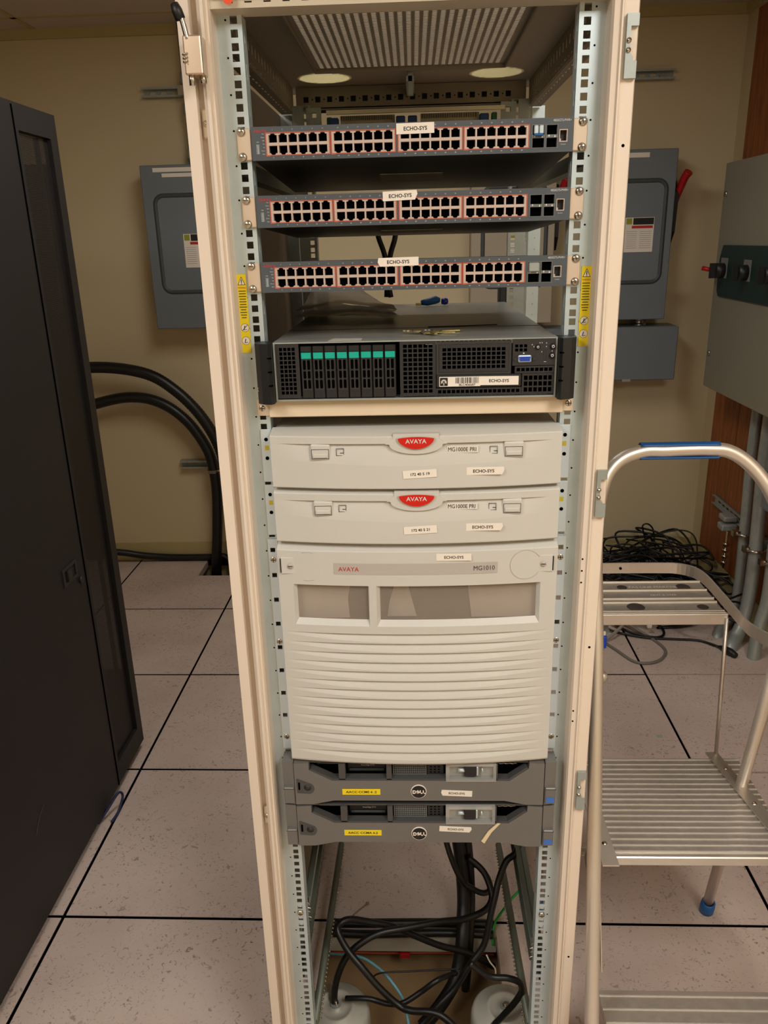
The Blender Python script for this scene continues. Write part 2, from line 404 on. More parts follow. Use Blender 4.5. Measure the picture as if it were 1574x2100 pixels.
# ------------------------------------------------------------------ wall equipment
def ridge_loop(b, x0, x1, z0, z1, y, r=.04, wd=.010, dep=.006):
    pts = [(p[0], y, p[1]) for p in rrect(x0, x1, z0, z1, r, 6)]
    n = len(pts); cx, cz = (x0+x1)/2, (z0+z1)/2
    rows = []
    for o, d in ((-wd, 0), (-wd*.4, dep), (wd*.4, dep), (wd, 0)):
        q = rrect(x0-o, x1+o, z0-o, z1+o, r+o, 6); rows.append([(p[0], y-d, p[1]) for p in q]+[(q[0][0], y-d, q[0][1])])
    b.grid(rows, True)
def disconnect(name, label, x0, x1, z0, z1, m_, grp, lettering=True, handle=True, lab_at=None, strips=()):
    yf = 2.70
    t = thing(name, label, 'electrical box', ((x0+x1)/2, Y1R, z0), grp); cx = (x0+x1)/2
    a, c, h = x0-cx, x1-cx, z1-z0
    obj('box_body', MB().rbox(a+.004, c-.004, -.165, 0, .004, h-.004, .004, 1), m_, t)
    obj('cover', MB().rbox(a, c, yf-Y1R, -.163, 0, h, .003, 1), m_, t)
    b = MB(); ridge_loop(b, a+.055, c-.04, .17, h-.13, yf-Y1R+.0002); gm = mat('dark_grey_groove', (66, 72, 74), .5)
    obj('embossed_rib', b, gm, t)
    yy = yf-Y1R-.001
    for p, q, u, v in strips: obj('white_strip_label', MB().box(a+p, a+q, yy, yy+.001, h+u, h+v), white, t)
    lx, lz = lab_at if lab_at else (-.02, .38)
    l = obj('warning_placard', MB().box(lx, lx+.13, yy, yy+.001, lz-.115, lz+.035), white, t, 'white printed placard with black and red bands')
    obj('black_band', MB().box(lx+.035, lx+.128, yy-.0005, yy, lz+.004, lz+.033), ink, l)
    obj('red_band', MB().box(lx+.03, lx+.125, yy-.0005, yy, lz-.012, lz), red, l)
    obj('yellow_square', MB().box(lx+.004, lx+.03, yy-.0005, yy, lz+.006, lz+.032), mat('olive_yellow', (150, 150, 40), .5), l)
    b = MB()
    for k in range(9): b.box(lx+.008, lx+.055, yy-.0004, yy, lz-.026-k*.009, lz-.0245-k*.009); b.box(lx+.068, lx+.12, yy-.0004, yy, lz-.026-k*.009, lz-.0245-k*.009)
    obj('fine_print', b, mat('grey_print', (140, 140, 138), .6), l)
    if handle:
        hh = obj('handle_bracket', MB().prism([(-.09, -.21), (-.14, -.15), (-.155, .02), (-.09, .08), (-.05, .06), (-.05, -.18)], 'x', c, c+.022), black, t)
        hh.location = (0, 0, h-.20)
        hb = obj('lever', MB().tube(spline([(c+.012, -.10, -.06), (c+.02, -.13, .0), (c+.035, -.17, .075), (c+.045, -.19, .10)]), .013, 10, rfun=lambda i, n: .013+.007*i/n), redp, t, 'red lever')
        hb.location = (0, 0, h-.20)
    return t
disconnect('disconnect_switch', 'grey wall disconnect box on the left, its right half hidden by the rack', -1.24, -.72, 1.272, 2.002, boxg, None, lab_at=(-.089, .396), strips=((.06, .25, -.030, -.012), (.10, .30, -.052, -.036)))
disconnect('disconnect_switch', 'grey wall disconnect box with red side handle right of the rack', .80, 1.187, 1.268, 2.008, boxg, None, lab_at=(-.02, .42), strips=((.07, .26, -.034, -.014),))
disconnect('disconnect_switch', 'beige-grey wall disconnect box seen through the open back of the rack', .271, .655, 1.262, 1.998, mat('beige_grey_enamel', (170, 158, 138), .5, var=.04), None, lettering=False)
t = thing('wireway_box', 'long grey wiring box mounted on the wall under the right disconnect box', 'electrical box', (.85, Y1R, .98))
obj('box_body', MB().rbox(-.55, .41, -.17, 0, 0, .253, .004, 1), boxg, t); obj('latch', MB().box(.16, .20, -.172, -.16, -.006, .006), zincd, t)
solo('conduit_nipple', MB().cyl((1.09, 2.78, 1.23), (1.09, 2.78, 1.27), .022, 16).cyl((1.09, 2.78, 1.232), (1.09, 2.78, 1.242), .034, 6).cyl((1.09, 2.78, 1.258), (1.09, 2.78, 1.268), .034, 6), chrome, 'short shiny pipe joining right disconnect box to wiring box', 'pipe')
solo('conduit_nipple', MB().cyl((.93, 2.78, 1.23), (.93, 2.78, 1.27), .022, 16).cyl((.93, 2.78, 1.232), (.93, 2.78, 1.242), .034, 6), zincd, 'dull pipe joining the boxes just behind the rack post', 'pipe')

def strut(name, label, x0, x1, z, par=None):
    t = thing(name, label, 'strut channel', ((x0+x1)/2, Y1R, z), 'strut channel pieces on the back wall'); L_ = (x1-x0)/2
    obj('channel', MB().plate(-L_, L_, -.0205, .0205, -.003, 0, [(-L_+.03+k*.05, -L_+.058+k*.05, -.007, .007) for k in range(int((2*L_-.06)/.05))]).box(-L_, L_, -.04, 0, .0185, .0205).box(-L_, L_, -.04, 0, -.0205, -.0185).box(-L_, L_, -.041, -.038, .012, .0205).box(-L_, L_, -.041, -.038, -.0205, -.012), zincd, t)
    obj('bolt', MB().cyl((L_-.06, -.012, 0), (L_-.06, -.002, 0), .007, 6), chrome, t)
strut('strut_channel', 'short steel strut channel on the wall above the left disconnect box', -1.232, -.98, 2.319)
strut('strut_channel', 'steel strut channel on the wall above the right disconnect box', .90, 1.183, 2.325)
strut('strut_channel', 'steel strut channel behind the black corrugated conduits', -1.245, -.98, .552)

# pipe running up beside the rack, left
t = thing('conduit_pipe', 'thin vertical steel conduit rising from the left disconnect box to the ceiling', 'conduit', (-1.02, 2.80, 2.002))
b = MB().cyl((0, 0, 0), (0, 0, .59), .013, 14); obj('pipe', b, zincd, t)
for z in (.02, .21, .34): obj('coupling', MB().cyl((0, 0, z), (0, 0, z+.05), .018, 12).cyl((0, 0, z+.01), (0, 0, z+.02), .022, 6), zincd, t)
obj('clamp', MB().box(-.03, .03, -.02, -.014, .295, .335).cyl((-.02, -.024, .315), (-.02, -.014, .315), .006, 6), chrome, t)

# black corrugated conduits curving down into the floor
def corr(name, label, pts, r, y):
    P = spline([(x, yy, z) for x, yy, z in pts], 26)
    t = thing(name, label, 'conduit', P[-1], 'black corrugated conduits')
    P = [p-P[-1] for p in P]
    # resample densely for the ribs
    Q = []; d = 0; step = .006
    for a, c in zip(P[:-1], P[1:]):
        L_ = (c-a).length; n = max(1, int(round(L_/step)))
        for k in range(n): Q.append(a.lerp(c, k/n))
    Q.append(P[-1])
    obj('corrugated_tube', MB().tube(Q, r, 14, rfun=lambda i, n: r*(1.0 if (i//1) % 2 else .93)), blackr, t)
    return t
corr('corrugated_conduit', 'upper thick black corrugated conduit curving down behind the rack post',
     [(-1.95, 2.72, 1.04), (-1.62, 2.72, 1.09), (-1.35, 2.72, 1.06), (-1.19, 2.72, .965), (-1.06, 2.72, .81), (-.985, 2.72, .62), (-.965, 2.72, .35), (-.975, 2.72, .05), (-.98, 2.72, -.12)], .029, 0)
c2 = corr('corrugated_conduit', 'lower thick black corrugated conduit clamped to the wall strut',
     [(-1.95, 2.76, .80), (-1.60, 2.76, .905), (-1.42, 2.76, .93), (-1.28, 2.76, .895), (-1.16, 2.76, .80), (-1.075, 2.76, .66), (-1.05, 2.76, .55), (-1.045, 2.76, .40), (-1.065, 2.76, .17), (-1.085, 2.76, .0), (-1.09, 2.76, -.12)], .028, 0)
cl = obj('clamp', MB().tube([(.040+.031*math.cos(u), .031*math.sin(u), .66) for u in [k*2*PI/20 for k in range(20)]], .005, 6, True).box(.02, .06, -.040, -.026, .652, .668), chrome, c2, 'steel pipe clamp')
corr('corrugated_conduit', 'thin black corrugated conduit lying along the foot of the back wall',
     [(-2.0, 2.72, .12), (-1.65, 2.79, .075), (-1.5, 2.82, .040), (-1.35, 2.836, .022), (-1.15, 2.837, .020), (-1.06, 2.836, .022), (-1.02, 2.825, -.03), (-1.01, 2.82, -.12)], .019, 0)

# big grey panel on the right wall with a dark green mimic plate
t = thing('transfer_switch_cabinet', 'large grey electrical cabinet with dark green control plate on right wall', 'electrical cabinet', (1.46, 1.8, 1.0))
obj('box_body', MB().box(-.128, .008, -1.1, .62, .003, .917), boxg2, t)
obj('cover', MB().rbox(-.16, -.126, -1.1, .62, 0, .92, .003, 1), boxg2, t)
for z in (.80, .15): obj('cover_screw', MB().cyl((-.166, .585, z), (-.16, .585, z), .012, 12), chrome, t)
pl_ = obj('control_plate', MB().prism([(-.9, .39), (-.9, .60), (.535, .60), (.56, .55), (.56, .42), (.54, .395)], 'x', -.168, -.16), mat('dark_green_plate', (18, 46, 44), .5), t, 'dark green plate with red marks')
for k in range(5):
    y = .50-k*.24
    obj('white_tag', MB().box(-.170, -.168, y-.035, y+.035, .47-k*.002, .55-k*.002), mat('dull_white_tag', (120, 120, 116), .6), pl_)
    obj('rotary_knob', MB().cyl((-.168, y, .50), (-.205, y, .50), .030, 16).box(-.225, -.2, y-.008, y+.008, .47, .53), black, pl_)
    obj('red_mark', MB().box(-.1695, -.168, y-.140, y-.105, .492, .497).box(-.1695, -.168, y-.135, y-.110, .500, .505).box(-.1695, -.168, y-.140, y-.105, .508, .513), red, pl_)
obj('red_pilot_tip', MB().cyl((-.20, .52, .50), (-.245, .54, .51), .009, 10), redp, pl_)

# conduits dropping along the right wall
def rconduit(label, pts, r, grp='steel conduits on the right wall'):
    P = spline(pts, 10); t = thing('steel_conduit', label, 'conduit', P[-1], grp)
    obj('pipe', MB().tube([p-P[-1] for p in P], r, 16), zincd, t)
    return t
ra = rconduit('left steel conduit bending at its foot below the grey cabinet', [(1.415, 2.09, 1.0), (1.415, 2.09, .75), (1.415, 2.07, .5), (1.415, 2.05, .22), (1.40, 2.03, .09), (1.35, 1.99, .03), (1.30, 1.93, .0), (1.26, 1.88, -.1)], .022)
rb = rconduit('middle steel conduit bending at its foot below the grey cabinet', [(1.41, 1.95, 1.0), (1.41, 1.95, .75), (1.41, 1.93, .5), (1.41, 1.92, .25), (1.39, 1.90, .10), (1.35, 1.86, .03), (1.31, 1.81, .0), (1.27, 1.77, -.1)], .028)
rc = rconduit('right steel conduit at the frame edge below the grey cabinet', [(1.42, 1.81, 1.0), (1.42, 1.81, .75), (1.42, 1.79, .5), (1.42, 1.78, .25), (1.39, 1.76, .10), (1.36, 1.71, -.1)], .026)
for o, P in ((ra, (1.415, 2.06, .42)), (rb, (1.41, 1.925, .40)), (rc, (1.42, 1.785, .40))):
    L_ = Vector(P)-Vector(o.location)
    obj('clamp', MB().tube([(L_.x+.033*math.cos(u), L_.y+.033*math.sin(u), L_.z) for u in [k*2*PI/16 for k in range(16)]], .007, 6, True).box(L_.x-.05, L_.x-.02, L_.y-.006, L_.y+.02, L_.z-.012, L_.z+.012), chrome, o)
t = thing('strut_channel', 'sloping-looking strut channel on the plywood behind the conduits', 'strut channel', (1.47, 2.2, .42))
obj('channel', MB().plate(-.35, .35, -.02, .02, -.003, 0, [(-.32+k*.05, -.295+k*.05, -.007, .007) for k in range(13)], lambda u, v, q: (q-.002, u, v)).box(-.022, 0, -.35, .35, .018, .02).box(-.022, 0, -.35, .35, -.02, -.018), zincd, t)
t = thing('cable_clamp_set', 'stacked threaded clamps and nuts on the wall left of the conduits', 'clamp', (1.43, 2.25, .2))
for k in range(4): obj('hex_nut', MB().cyl((-.01, 0, .03*k), (-.01, 0, .03*k+.014), .013, 6), chrome, t)
obj('threaded_rod', MB().cyl((-.01, 0, -.02), (-.01, 0, .22), .005, 8), chrome, t)
obj('jaw', MB().rbox(-.05, .02, -.03, .03, .17, .2, .006).rbox(-.04, .02, -.02, .05, .21, .235, .006), zincd, t)
# blue-grey box at the picture edge
solo('junction_box', MB().rbox(1.36, 1.468, 1.20, 1.83, .62, .93, .004, 1), boxg, 'blue-grey box on the plywood at the right picture edge', 'electrical box')

# ------------------------------------------------------------------ dark cabinet on the left
t = thing('server_cabinet', 'tall black server cabinet with perforated end door at the left edge', 'cabinet', (-.956, .2, 0))
obj('side_panel', MB().box(-.02, 0, -1.2, .690, .03, 1.985), cabm, t)
obj('top_panel', MB().box(-.62, 0, -1.2, .9375, 1.985, 1.992), cabm, t)
obj('panel_seam', MB().box(-.004, .0015, .688, .694, .03, 1.985), blackm, t)
d = obj('perforated_door', MB().plate(.696, .9375, .03, 1.985, -.022, 0, [(.712, .895, .10, 1.93)], lambda u, v, q: (q, u, v)), cabm, t)
obj('perforated_sheet', MB().box(-.012, -.011, .712, .895, .10, 1.93), meshm, d)
obj('hinge_rod', MB().cyl((-.03, .87, .1), (-.03, .87, 1.93), .008, 8), cabm, d)
obj('inner_panel', MB().box(-.58, -.03, .900, .915, .72, 1.87), cabm, t)
obj('inner_panel', MB().box(-.58, -.03, .900, .915, .03, .32), cabm, t)
obj('inner_post', MB().box(-.10, -.05, .72, .78, .06, 1.86), cabm, t)
hd = obj('recessed_handle', MB().plate(.55, .64, .78, .83, 0, .003, [(.56, .63, .788, .822)], lambda u, v, q: (q, u, v)).box(.0005, .006, .575, .60, .79, .82), grip, t)
obj('lock', MB().cyl((0, .655, .76), (.006, .655, .76), .010, 12), grip, t)
obj('scuff_mark', MB().tube(spline([(.0006, .25, .315), (.0006, .22, .30), (.0006, .19, .27)]), .0008, 4), mat('scuff_grey', (70, 64, 62), .6), t, 'pale scratch')
obj('side_panel', MB().box(-.62, -.60, -1.2, .9, .03, 1.985), cabm, t)
obj('plinth', MB().box(-.60, -.02, -1.15, .65, 0, .03), cabm, t)

# ------------------------------------------------------------------ the open rack
rack = thing('server_rack', 'open cream equipment rack standing in the middle of the floor', 'rack', (0, .4, 0))
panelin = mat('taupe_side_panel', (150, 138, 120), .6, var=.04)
LP = [(-.2975,.05),(-.2975,-.032),(-.2815,-.032),(-.2815,-.014),(-.2715,-.014),(-.2715,-.030),(-.2665,-.034),(-.2625,-.034),(-.2600,-.029),(-.2575,-.029),(-.2555,-.024),(-.2555,.05)]
RP = [(.2560,.05),(.2560,-.024),(.2585,-.029),(.2655,-.030),(.2672,-.034),(.2692,-.034),(.271,-.030),(.2885,-.030),(.2905,-.026),(.2905,.05)]
lp = part('frame_post', MB().prism(LP, 'z', .03, 2.0), beige, rack)
rp = part('frame_post', MB().prism(RP, 'z', .03, 2.0), beige, rack)
part('top_beam', MB().box(-.2558, .2558, -.032, .02, 1.953, 2.0), beige, rack)
tb = part('top_beam_lip', MB().plate(-.2558, .2558, 1.9405, 1.953, -.024, -.021, [(-.235+k*.0245, -.2255+k*.0245, 1.9462, 1.9482) for k in range(20)]).box(-.2558, .2558, -.021, .02, 1.9405, 1.942), mat('cream_lip', (206, 194, 172), .5, var=.02), rack)
part('base_beam', MB().box(-.2558, .2558, -.03, .02, .03, .09), beige, rack)
# roof with perforations and round cable entries
hs = []
for i in range(27):
    for j in range(73): hs.append((round(-.178+i*.0133, 5), round(-.178+i*.0133+.0078, 5), round(.06+j*.0072, 5), round(.06+j*.0072+.0044, 5)))
for cx in (-.18, .18):
    R = .052
    for k in range(12):
        a = -R+2*R*k/12; mid = a+R/12; hw = math.sqrt(max(R*R-mid*mid, 0)); hs.append((round(cx-hw, 5), round(cx+hw, 5), round(.680+a, 5), round(.680+a+2*R/12, 5)))
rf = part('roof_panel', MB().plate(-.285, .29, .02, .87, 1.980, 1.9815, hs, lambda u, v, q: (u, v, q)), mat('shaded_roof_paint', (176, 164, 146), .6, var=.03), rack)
for cx in (-.18, .18): part('cable_entry_cover', MB().lathe([(0, 1.9788), (.056, 1.9788), (.0575, 1.9794), (.056, 1.9799), (0, 1.9799)], (cx, .68, 0), seg=40), cap, rack)
part('roof_edge_channel', MB().box(-.19, -.187, .05, .59, 1.972, 1.98).box(.187, .19, .05, .59, 1.972, 1.98).box(-.19, .19, .59, .593, 1.972, 1.98), panelin, rack)
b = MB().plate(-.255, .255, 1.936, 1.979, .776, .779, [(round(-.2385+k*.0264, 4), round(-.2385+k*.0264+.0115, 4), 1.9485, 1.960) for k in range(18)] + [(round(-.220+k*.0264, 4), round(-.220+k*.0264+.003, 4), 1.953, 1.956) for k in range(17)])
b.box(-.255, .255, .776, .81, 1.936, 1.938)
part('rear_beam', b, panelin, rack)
part('added_hole_blackout', MB().box(-.255, .255, .800, .802, 1.930, 1.979), swbody, rack)  # added dark sheet, stops light showing through the beam holes
part('roof_bracket', MB().box(-.008, .008, .60, .78, 1.955, 1.965).rbox(-.006, .006, .6, .612, 1.93, 1.98, .002), zincd, rack)
for s_ in (-1, 1):
    hs = []
    for k in range(22):
        y = .08+k*.031
        hs += [(y, y+.005, 1.952, 1.966), (y, y+.014, 1.934, 1.9365)]
    b = MB().plate(.05, .78, 1.928, 1.979, s_*.262, s_*.2645, hs, lambda u, v, q: (q, u, v))
    b.plate(.05, .78, min(s_*.2645, s_*.29), max(s_*.2645, s_*.29), 1.927, 1.929, [(.08+k*.031, .094+k*.031, min(s_*.274, s_*.278), max(s_*.274, s_*.278)) for k in range(22)], lambda u, v, q: (v, u, q))
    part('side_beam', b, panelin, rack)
    # rear posts
    x0, x1 = (-.298, -.268) if s_ < 0 else (.272, .300)
    b = MB().plate(x0, x1, .04, 1.93, .790, .792, [(round((x0+x1)/2-.0018, 4), round((x0+x1)/2+.0018, 4), round(1.90-k*.025-.0018, 4), round(1.90-k*.025+.0018, 4)) for k in range(72)])
    b.box(x0, x1, .792, .83, .04, 1.93)
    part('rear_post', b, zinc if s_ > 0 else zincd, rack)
# mounting rails
def rail(y, side, m_, name, front=True):
    xi, xo = (.2215, .2620); hs = []
    for n in range(42):
        for k in range(3):
            z = U(n)-k*.015875
            if z < .07: continue
            hs.append((.2278, .2373, round(z-.00475, 5), round(z+.00475, 5)))
    f = lambda u, v, q: (side*u, q, v)
    b = MB().plate(xi, xo, .05, 1.9405, y, y+.0018, hs, f)
    a, c = sorted((side*xi, side*(xi+.0018)))
    sl = [(y+.010, y+.014, round(U(n)-.025, 5), round(U(n)-.005, 5)) for n in range(41)]
    b.plate(y+.0018, y+.028, .05, 1.9405, a, c, sl, lambda u, v, q: (q, u, v))
    r = part(name, b, m_, rack)
    d = mesh('unit_mark', MB().cyl((0, -.0003, 0), (0, .0005, 0), .0014, 8), blackm)
    for n in range(42 if front else 0): obj('unit_mark', d, None, r, loc=Vector((side*.2433, y, U(n))))
    return r
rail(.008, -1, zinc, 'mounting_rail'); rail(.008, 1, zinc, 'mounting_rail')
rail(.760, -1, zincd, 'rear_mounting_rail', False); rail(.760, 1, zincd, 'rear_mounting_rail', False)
for s_ in (-1, 1): part('cable_duct', MB().box(s_*.205, s_*.218, .755, .80, .65, 1.60).box(s_*.200, s_*.206, .755, .76, .7, 1.58), black, rack)
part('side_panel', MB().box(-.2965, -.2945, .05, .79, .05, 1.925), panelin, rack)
for s_ in (-1, 1):
    for z in (1.757, 1.0, .23): 
        part('side_brace', MB().box(s_*.240, s_*.2435, .04, .76, z-.011, z+.011).box(s_*.2435, s_*.262, .04, .76, z-.011, z-.009), zincg, rack)
# lower perforated braces
for s_, z in ((-1, .226), (1, .221)):
    b = MB().plate(.06, .74, z-.018, z+.018, s_*.2405, s_*.2385, [(round(.08+k*.022, 4), round(.089+k*.022, 4), z-.005, z+.005) for k in range(29)], lambda u, v, q: (q, u, v))
    part('perforated_brace', b, zincg, rack)
for s_ in (-1, 1):
    part('base_runner', MB().tube([(s_*.2236, .03, .105), (s_*.2185, .6, .060)], .0085, 8), zincg, rack)
    b = MB()
    for k in range(46):
        t_ = k/46; b.lathe([(0, -.0028), (.0026, -.001), (.0028, .0008), (0, .0028)], (s_*(.2135-.004*t_), .04+.55*t_, .104-.045*t_), seg=6)
    part('ball_bearing_strip', b, chrome, rack, kind='stuff')
def screw(x, y, z, r=.0058, kind='cross', root=None, m_=None):
    b = MB().lathe([(0, -.0032), (r*.55, -.0030), (r*.92, -.0016), (r, 0), (r, .0006), (0, .0006)], (x, y, z), (0, 1, 0), 20)
    b2 = MB()
    if kind == 'cross': b2.box(x-r*.62, x+r*.62, y-.0036, y-.0030, z-.0006, z+.0006).box(x-.0006, x+.0006, y-.0036, y-.0030, z-r*.62, z+r*.62)
    else: b2.prism([(x+r*.8, z-r*.7), (x+r*.7, z-r*.85), (x-r*.8, z+r*.7), (x-r*.7, z+r*.85)], 'y', y-.0036, y-.003)
    o = part('screw', b, m_ or chrome, root); q = obj('drive_slot', b2, swbody, o)
    return o
for s_ in (-1, 1):
    for n in (11.69, 17.33, 20.7, 24.95, 25.95):
        screw(s_*.2325, .0065, 1.935-.04445*n, .0062, 'cross', rack)
    # cage nuts of the empty slide bracket
    z = U(34)
    for dz in (.0159, -.0127, -.0286): part('cage_nut', MB().rbox(s_*.2325-.0046, s_*.2325+.0046, .0085, .012, z+dz-.0045, z+dz+.0045, .001, 1), zinc, rack)
    screw(s_*.2325, .0065, z, .0062, 'cross', rack)
# latch keepers on the right post and hinge on the left one
for k, (z0, z1) in enumerate(((1.843, 1.916), (1.2465, 1.3205), (.7045, .7815))):
    x = .2885
    poly = [(x-.015, z0), (x, z0), (x, z0+.020), (x-.005, z0+.020), (x-.005, z0+.024), (x-.0095, z0+.030), (x-.0095, z1-.014), (x, z1-.014), (x, z1), (x-.015, z1)]
    o = part('latch_keeper', MB().prism(poly, 'y', -.037, -.030), zincd, rack, 'zinc plated latch keeper')
    obj('keeper_screw', MB().lathe([(0, -.003), (.003, -.002), (.0035, 0)], (x-.0115, -.037, z0+.032), (0, 1, 0), 10).lathe([(0, -.003), (.003, -.002), (.0035, 0)], (x-.0115, -.037, z1-.030), (0, 1, 0), 10), chrome, o)
h = part('hinge', MB().rbox(-.286, -.2625, -.060, -.033, 1.860, 1.905, .002), mat('satin_nickel', (214, 192, 170), .3, .8), rack, 'satin metal hinge block')
obj('hinge_pin', MB().tube(spline([(-.2865, -.057, 1.928), (-.2835, -.057, 1.918), (-.280, -.057, 1.900)]), .0035, 10), chrome, h)
obj('hinge_knuckle', MB().cyl((-.2790, -.055, 1.848), (-.2790, -.055, 1.862), .004, 12), chrome, h)
obj('hinge_knuckle', MB().cyl((-.2670, -.045, 1.852), (-.2670, -.045, 1.862), .0045, 12), chrome, h)
obj('pin_spring', MB().tube([(-.2840+.003*math.cos(k*.9), -.0605+.002*math.sin(k*.9), 1.872+k*.0006) for k in range(24)], .0009, 6), chrome, h)
obj('hinge_tip', MB().lathe([(0, 0), (.0065, .002), (.0068, .012), (.005, .02), (0, .022)], (-.2858, -.057, 1.921), (-.35, 0, 1), 14), black, h, 'black rubber tip')
for z in (1.79, .06, .66): 
    o = part('post_bracket', MB().rbox(-.2790, -.268, -.022, -.0135, z, z+.036, .002, 1), beige2, rack)
    obj('bracket_screw', MB().lathe([(0, -.003), (.004, -.002), (.0045, 0)], (-.2735, -.022, z+.018), (0, 1, 0), 12), chrome, o)
b = MB()
for z in (1.765, 1.02, .36): b.cyl((.280, -.0302, z), (.280, -.0296, z), .0022, 8)
for z in (1.175, 1.155, 1.135, .90, .88): b.cyl((.2605, -.0302, z), (.2605, -.0294, z), .0014, 8)
part('post_hole', b, blackm, rack)
part('orange_sticker', MB().cyl((-.2297, -.0326, 1.9495), (-.2297, -.0320, 1.9495), .0066, 24), orange, rack, 'round orange dot sticker')
# yellow warning labels on both rails
LINES = (.92, .86, .95, .80, .9, .84, .95, .7, .88, .8, .62)   # relative lengths of the unreadable fine print lines
for x0, x1 in ((-.2560, -.2425), (.2425, .2565)):
    wl = part('warning_label', MB().box(x0, x1, .0066, .0072, 1.4995, 1.6125), eye, rack, 'yellow warning label with pictograms')
    cx = (x0+x1)/2; wdt = x1-x0; y = .0064
    obj('warning_triangle', MB().prism([(cx-.0058, 1.5975), (cx+.0058, 1.5975), (cx, 1.6095)], 'y', y, .0066), ink, wl)
    obj('triangle_field', MB().prism([(cx-.0046, 1.5983), (cx+.0046, 1.5983), (cx, 1.6078)], 'y', y-.0003, y), white, wl)
    obj('exclamation_mark', MB().box(cx-.0006, cx+.0006, y-.0005, y-.0003, 1.6005, 1.6055).box(cx-.0006, cx+.0006, y-.0005, y-.0003, 1.5988, 1.5998), ink, wl)
    obj('lettering', MB().text('WARNING', .0036, cx, y, 1.5925, sx=.72, align='CENTER'), red, wl)
    b = MB()
    for k, l in enumerate(LINES): b.box(cx-l*wdt*.42, cx+l*wdt*.42, y-.0001, y+.0002, 1.5885-k*.0038, 1.5897-k*.0038)
    obj('fine_print', b, mat('dark_olive_ink', (70, 66, 10), .6), wl)
    for k, z in enumerate((1.5365, 1.5175)):
        obj('pictogram_disc', MB().cyl((cx, y+.0001, z), (cx, .0066, z), .0061, 24), ink, wl)
        obj('pictogram_disc', MB().cyl((cx, y-.0001, z), (cx, .0064, z), .0056, 24), white, wl)
        b = MB().prism([(cx-.002, z-.003), (cx-.001, z-.0035), (cx+.0005, z+.0025), (cx-.0005, z+.0032)], 'y', y-.0004, y-.0001).prism([(cx-.0005, z-.0035), (cx+.0028, z-.0025), (cx+.0028, z-.0018), (cx-.0005, z-.0028)], 'y', y-.0004, y-.0001)
        if k == 0: b.prism([(cx-.0042, z-.0038), (cx-.0036, z-.0042), (cx+.0042, z+.0038), (cx+.0036, z+.0042)], 'y', y-.0006, y-.0004)
        obj('pictogram', b, ink, wl)

# ------------------------------------------------------------------ network switches
def sticker(root, txt, x0, x1, z0, z1, y, size, tilt=0.0, cut='L', m_=white, inkm=ink, sx=1.0, nm='label_sticker'):
    cx, cz = (x0+x1)/2, (z0+z1)/2; h = (z1-z0); w_ = (x1-x0)
    P = [(-w_/2, -h/2), (w_/2, -h/2), (w_/2, h/2), (-w_/2, h/2)]
    if cut == 'L': P = [(-w_/2+h*.25, -h/2), (w_/2, -h/2), (w_/2, h/2), (-w_/2+h*.1, h/2), (-w_/2, 0)]
    if cut == 'R': P = [(-w_/2, -h/2), (w_/2-h*.3, -h/2), (w_/2, h*.1), (w_/2-h*.1, h/2), (-w_/2, h/2)]
    c, s_ = math.cos(tilt), math.sin(tilt)
    P = [(cx+p*c-q*s_, cz+p*s_+q*c) for p, q in P]
    o = part(nm, MB().prism(P, 'y', y-.0004, y), m_, root, None)
    M = Matrix.Rotation(-tilt, 3, 'Y')
    obj('lettering', MB().text(txt, size, cx, y-.0006, cz-size*.36*c, sx=sx*1.03, M=M, align='CENTER', bold=.022), inkm, o)
    return o
Z0 = 1.7625
sw = thing('network_switch', 'topmost of the three slate network switches in the rack', 'network switch', (0, 0, Z0), 'network switches')
GX0 = (-.1990, -.1092, -.0177, .0722); GW = .0884
part('chassis', MB().box(-.2175, .2175, .0095, .40, Z0+.0006, Z0+.0420).plate(-.2175, .2175, Z0+.0006, Z0+.0420, .003, .0095, [(-.2145, .2155, Z0+.0030, Z0+.0395)]), swbody, sw)
hs = [(-.2122, -.2082, Z0+.0085, Z0+.0205), (.1640, .1818, Z0+.0052, Z0+.0345), (.1830, .1990, Z0+.0052, Z0+.0345), (.2010, .2120, Z0+.0125, Z0+.0280)]
hs += [(g, g+GW, Z0+.0062, Z0+.0350) for g in GX0]
part('faceplate', MB().plate(-.2185, .2195, Z0, Z0+.0425, 0, .003, hs), swface, sw)
for s_ in (-1, 1):
    xa, xb = sorted((s_*.2195, s_*.2395))
    e_ = part('mounting_ear', MB().rbox(xa, xb, .0035, .0062, Z0+.001, Z0+.0415, .0012, 1), mat('champagne_ear_paint', (216, 196, 174), .4, .3, var=.02), sw)
    for z in (Z0+.0372, Z0+.0055):
        b = MB().lathe([(0, -.0034), (.0035, -.0032), (.0056, -.0016), (.0060, 0), (0, .0004)], (s_*.2326, .0035, z), (0, 1, 0), 20)
        o = part('screw', b, chrome, sw); obj('drive_slot', MB().box(s_*.2326-.0036, s_*.2326+.0036, -.0004, .0001, z-.0005, z+.0005) if s_ < 0 else MB().box(s_*.2326-.003, s_*.2326+.003, -.0004, .0001, z-.0005, z+.0005).box(s_*.2326-.0005, s_*.2326+.0005, -.0004, .0001, z-.003, z+.003), swbody, o)
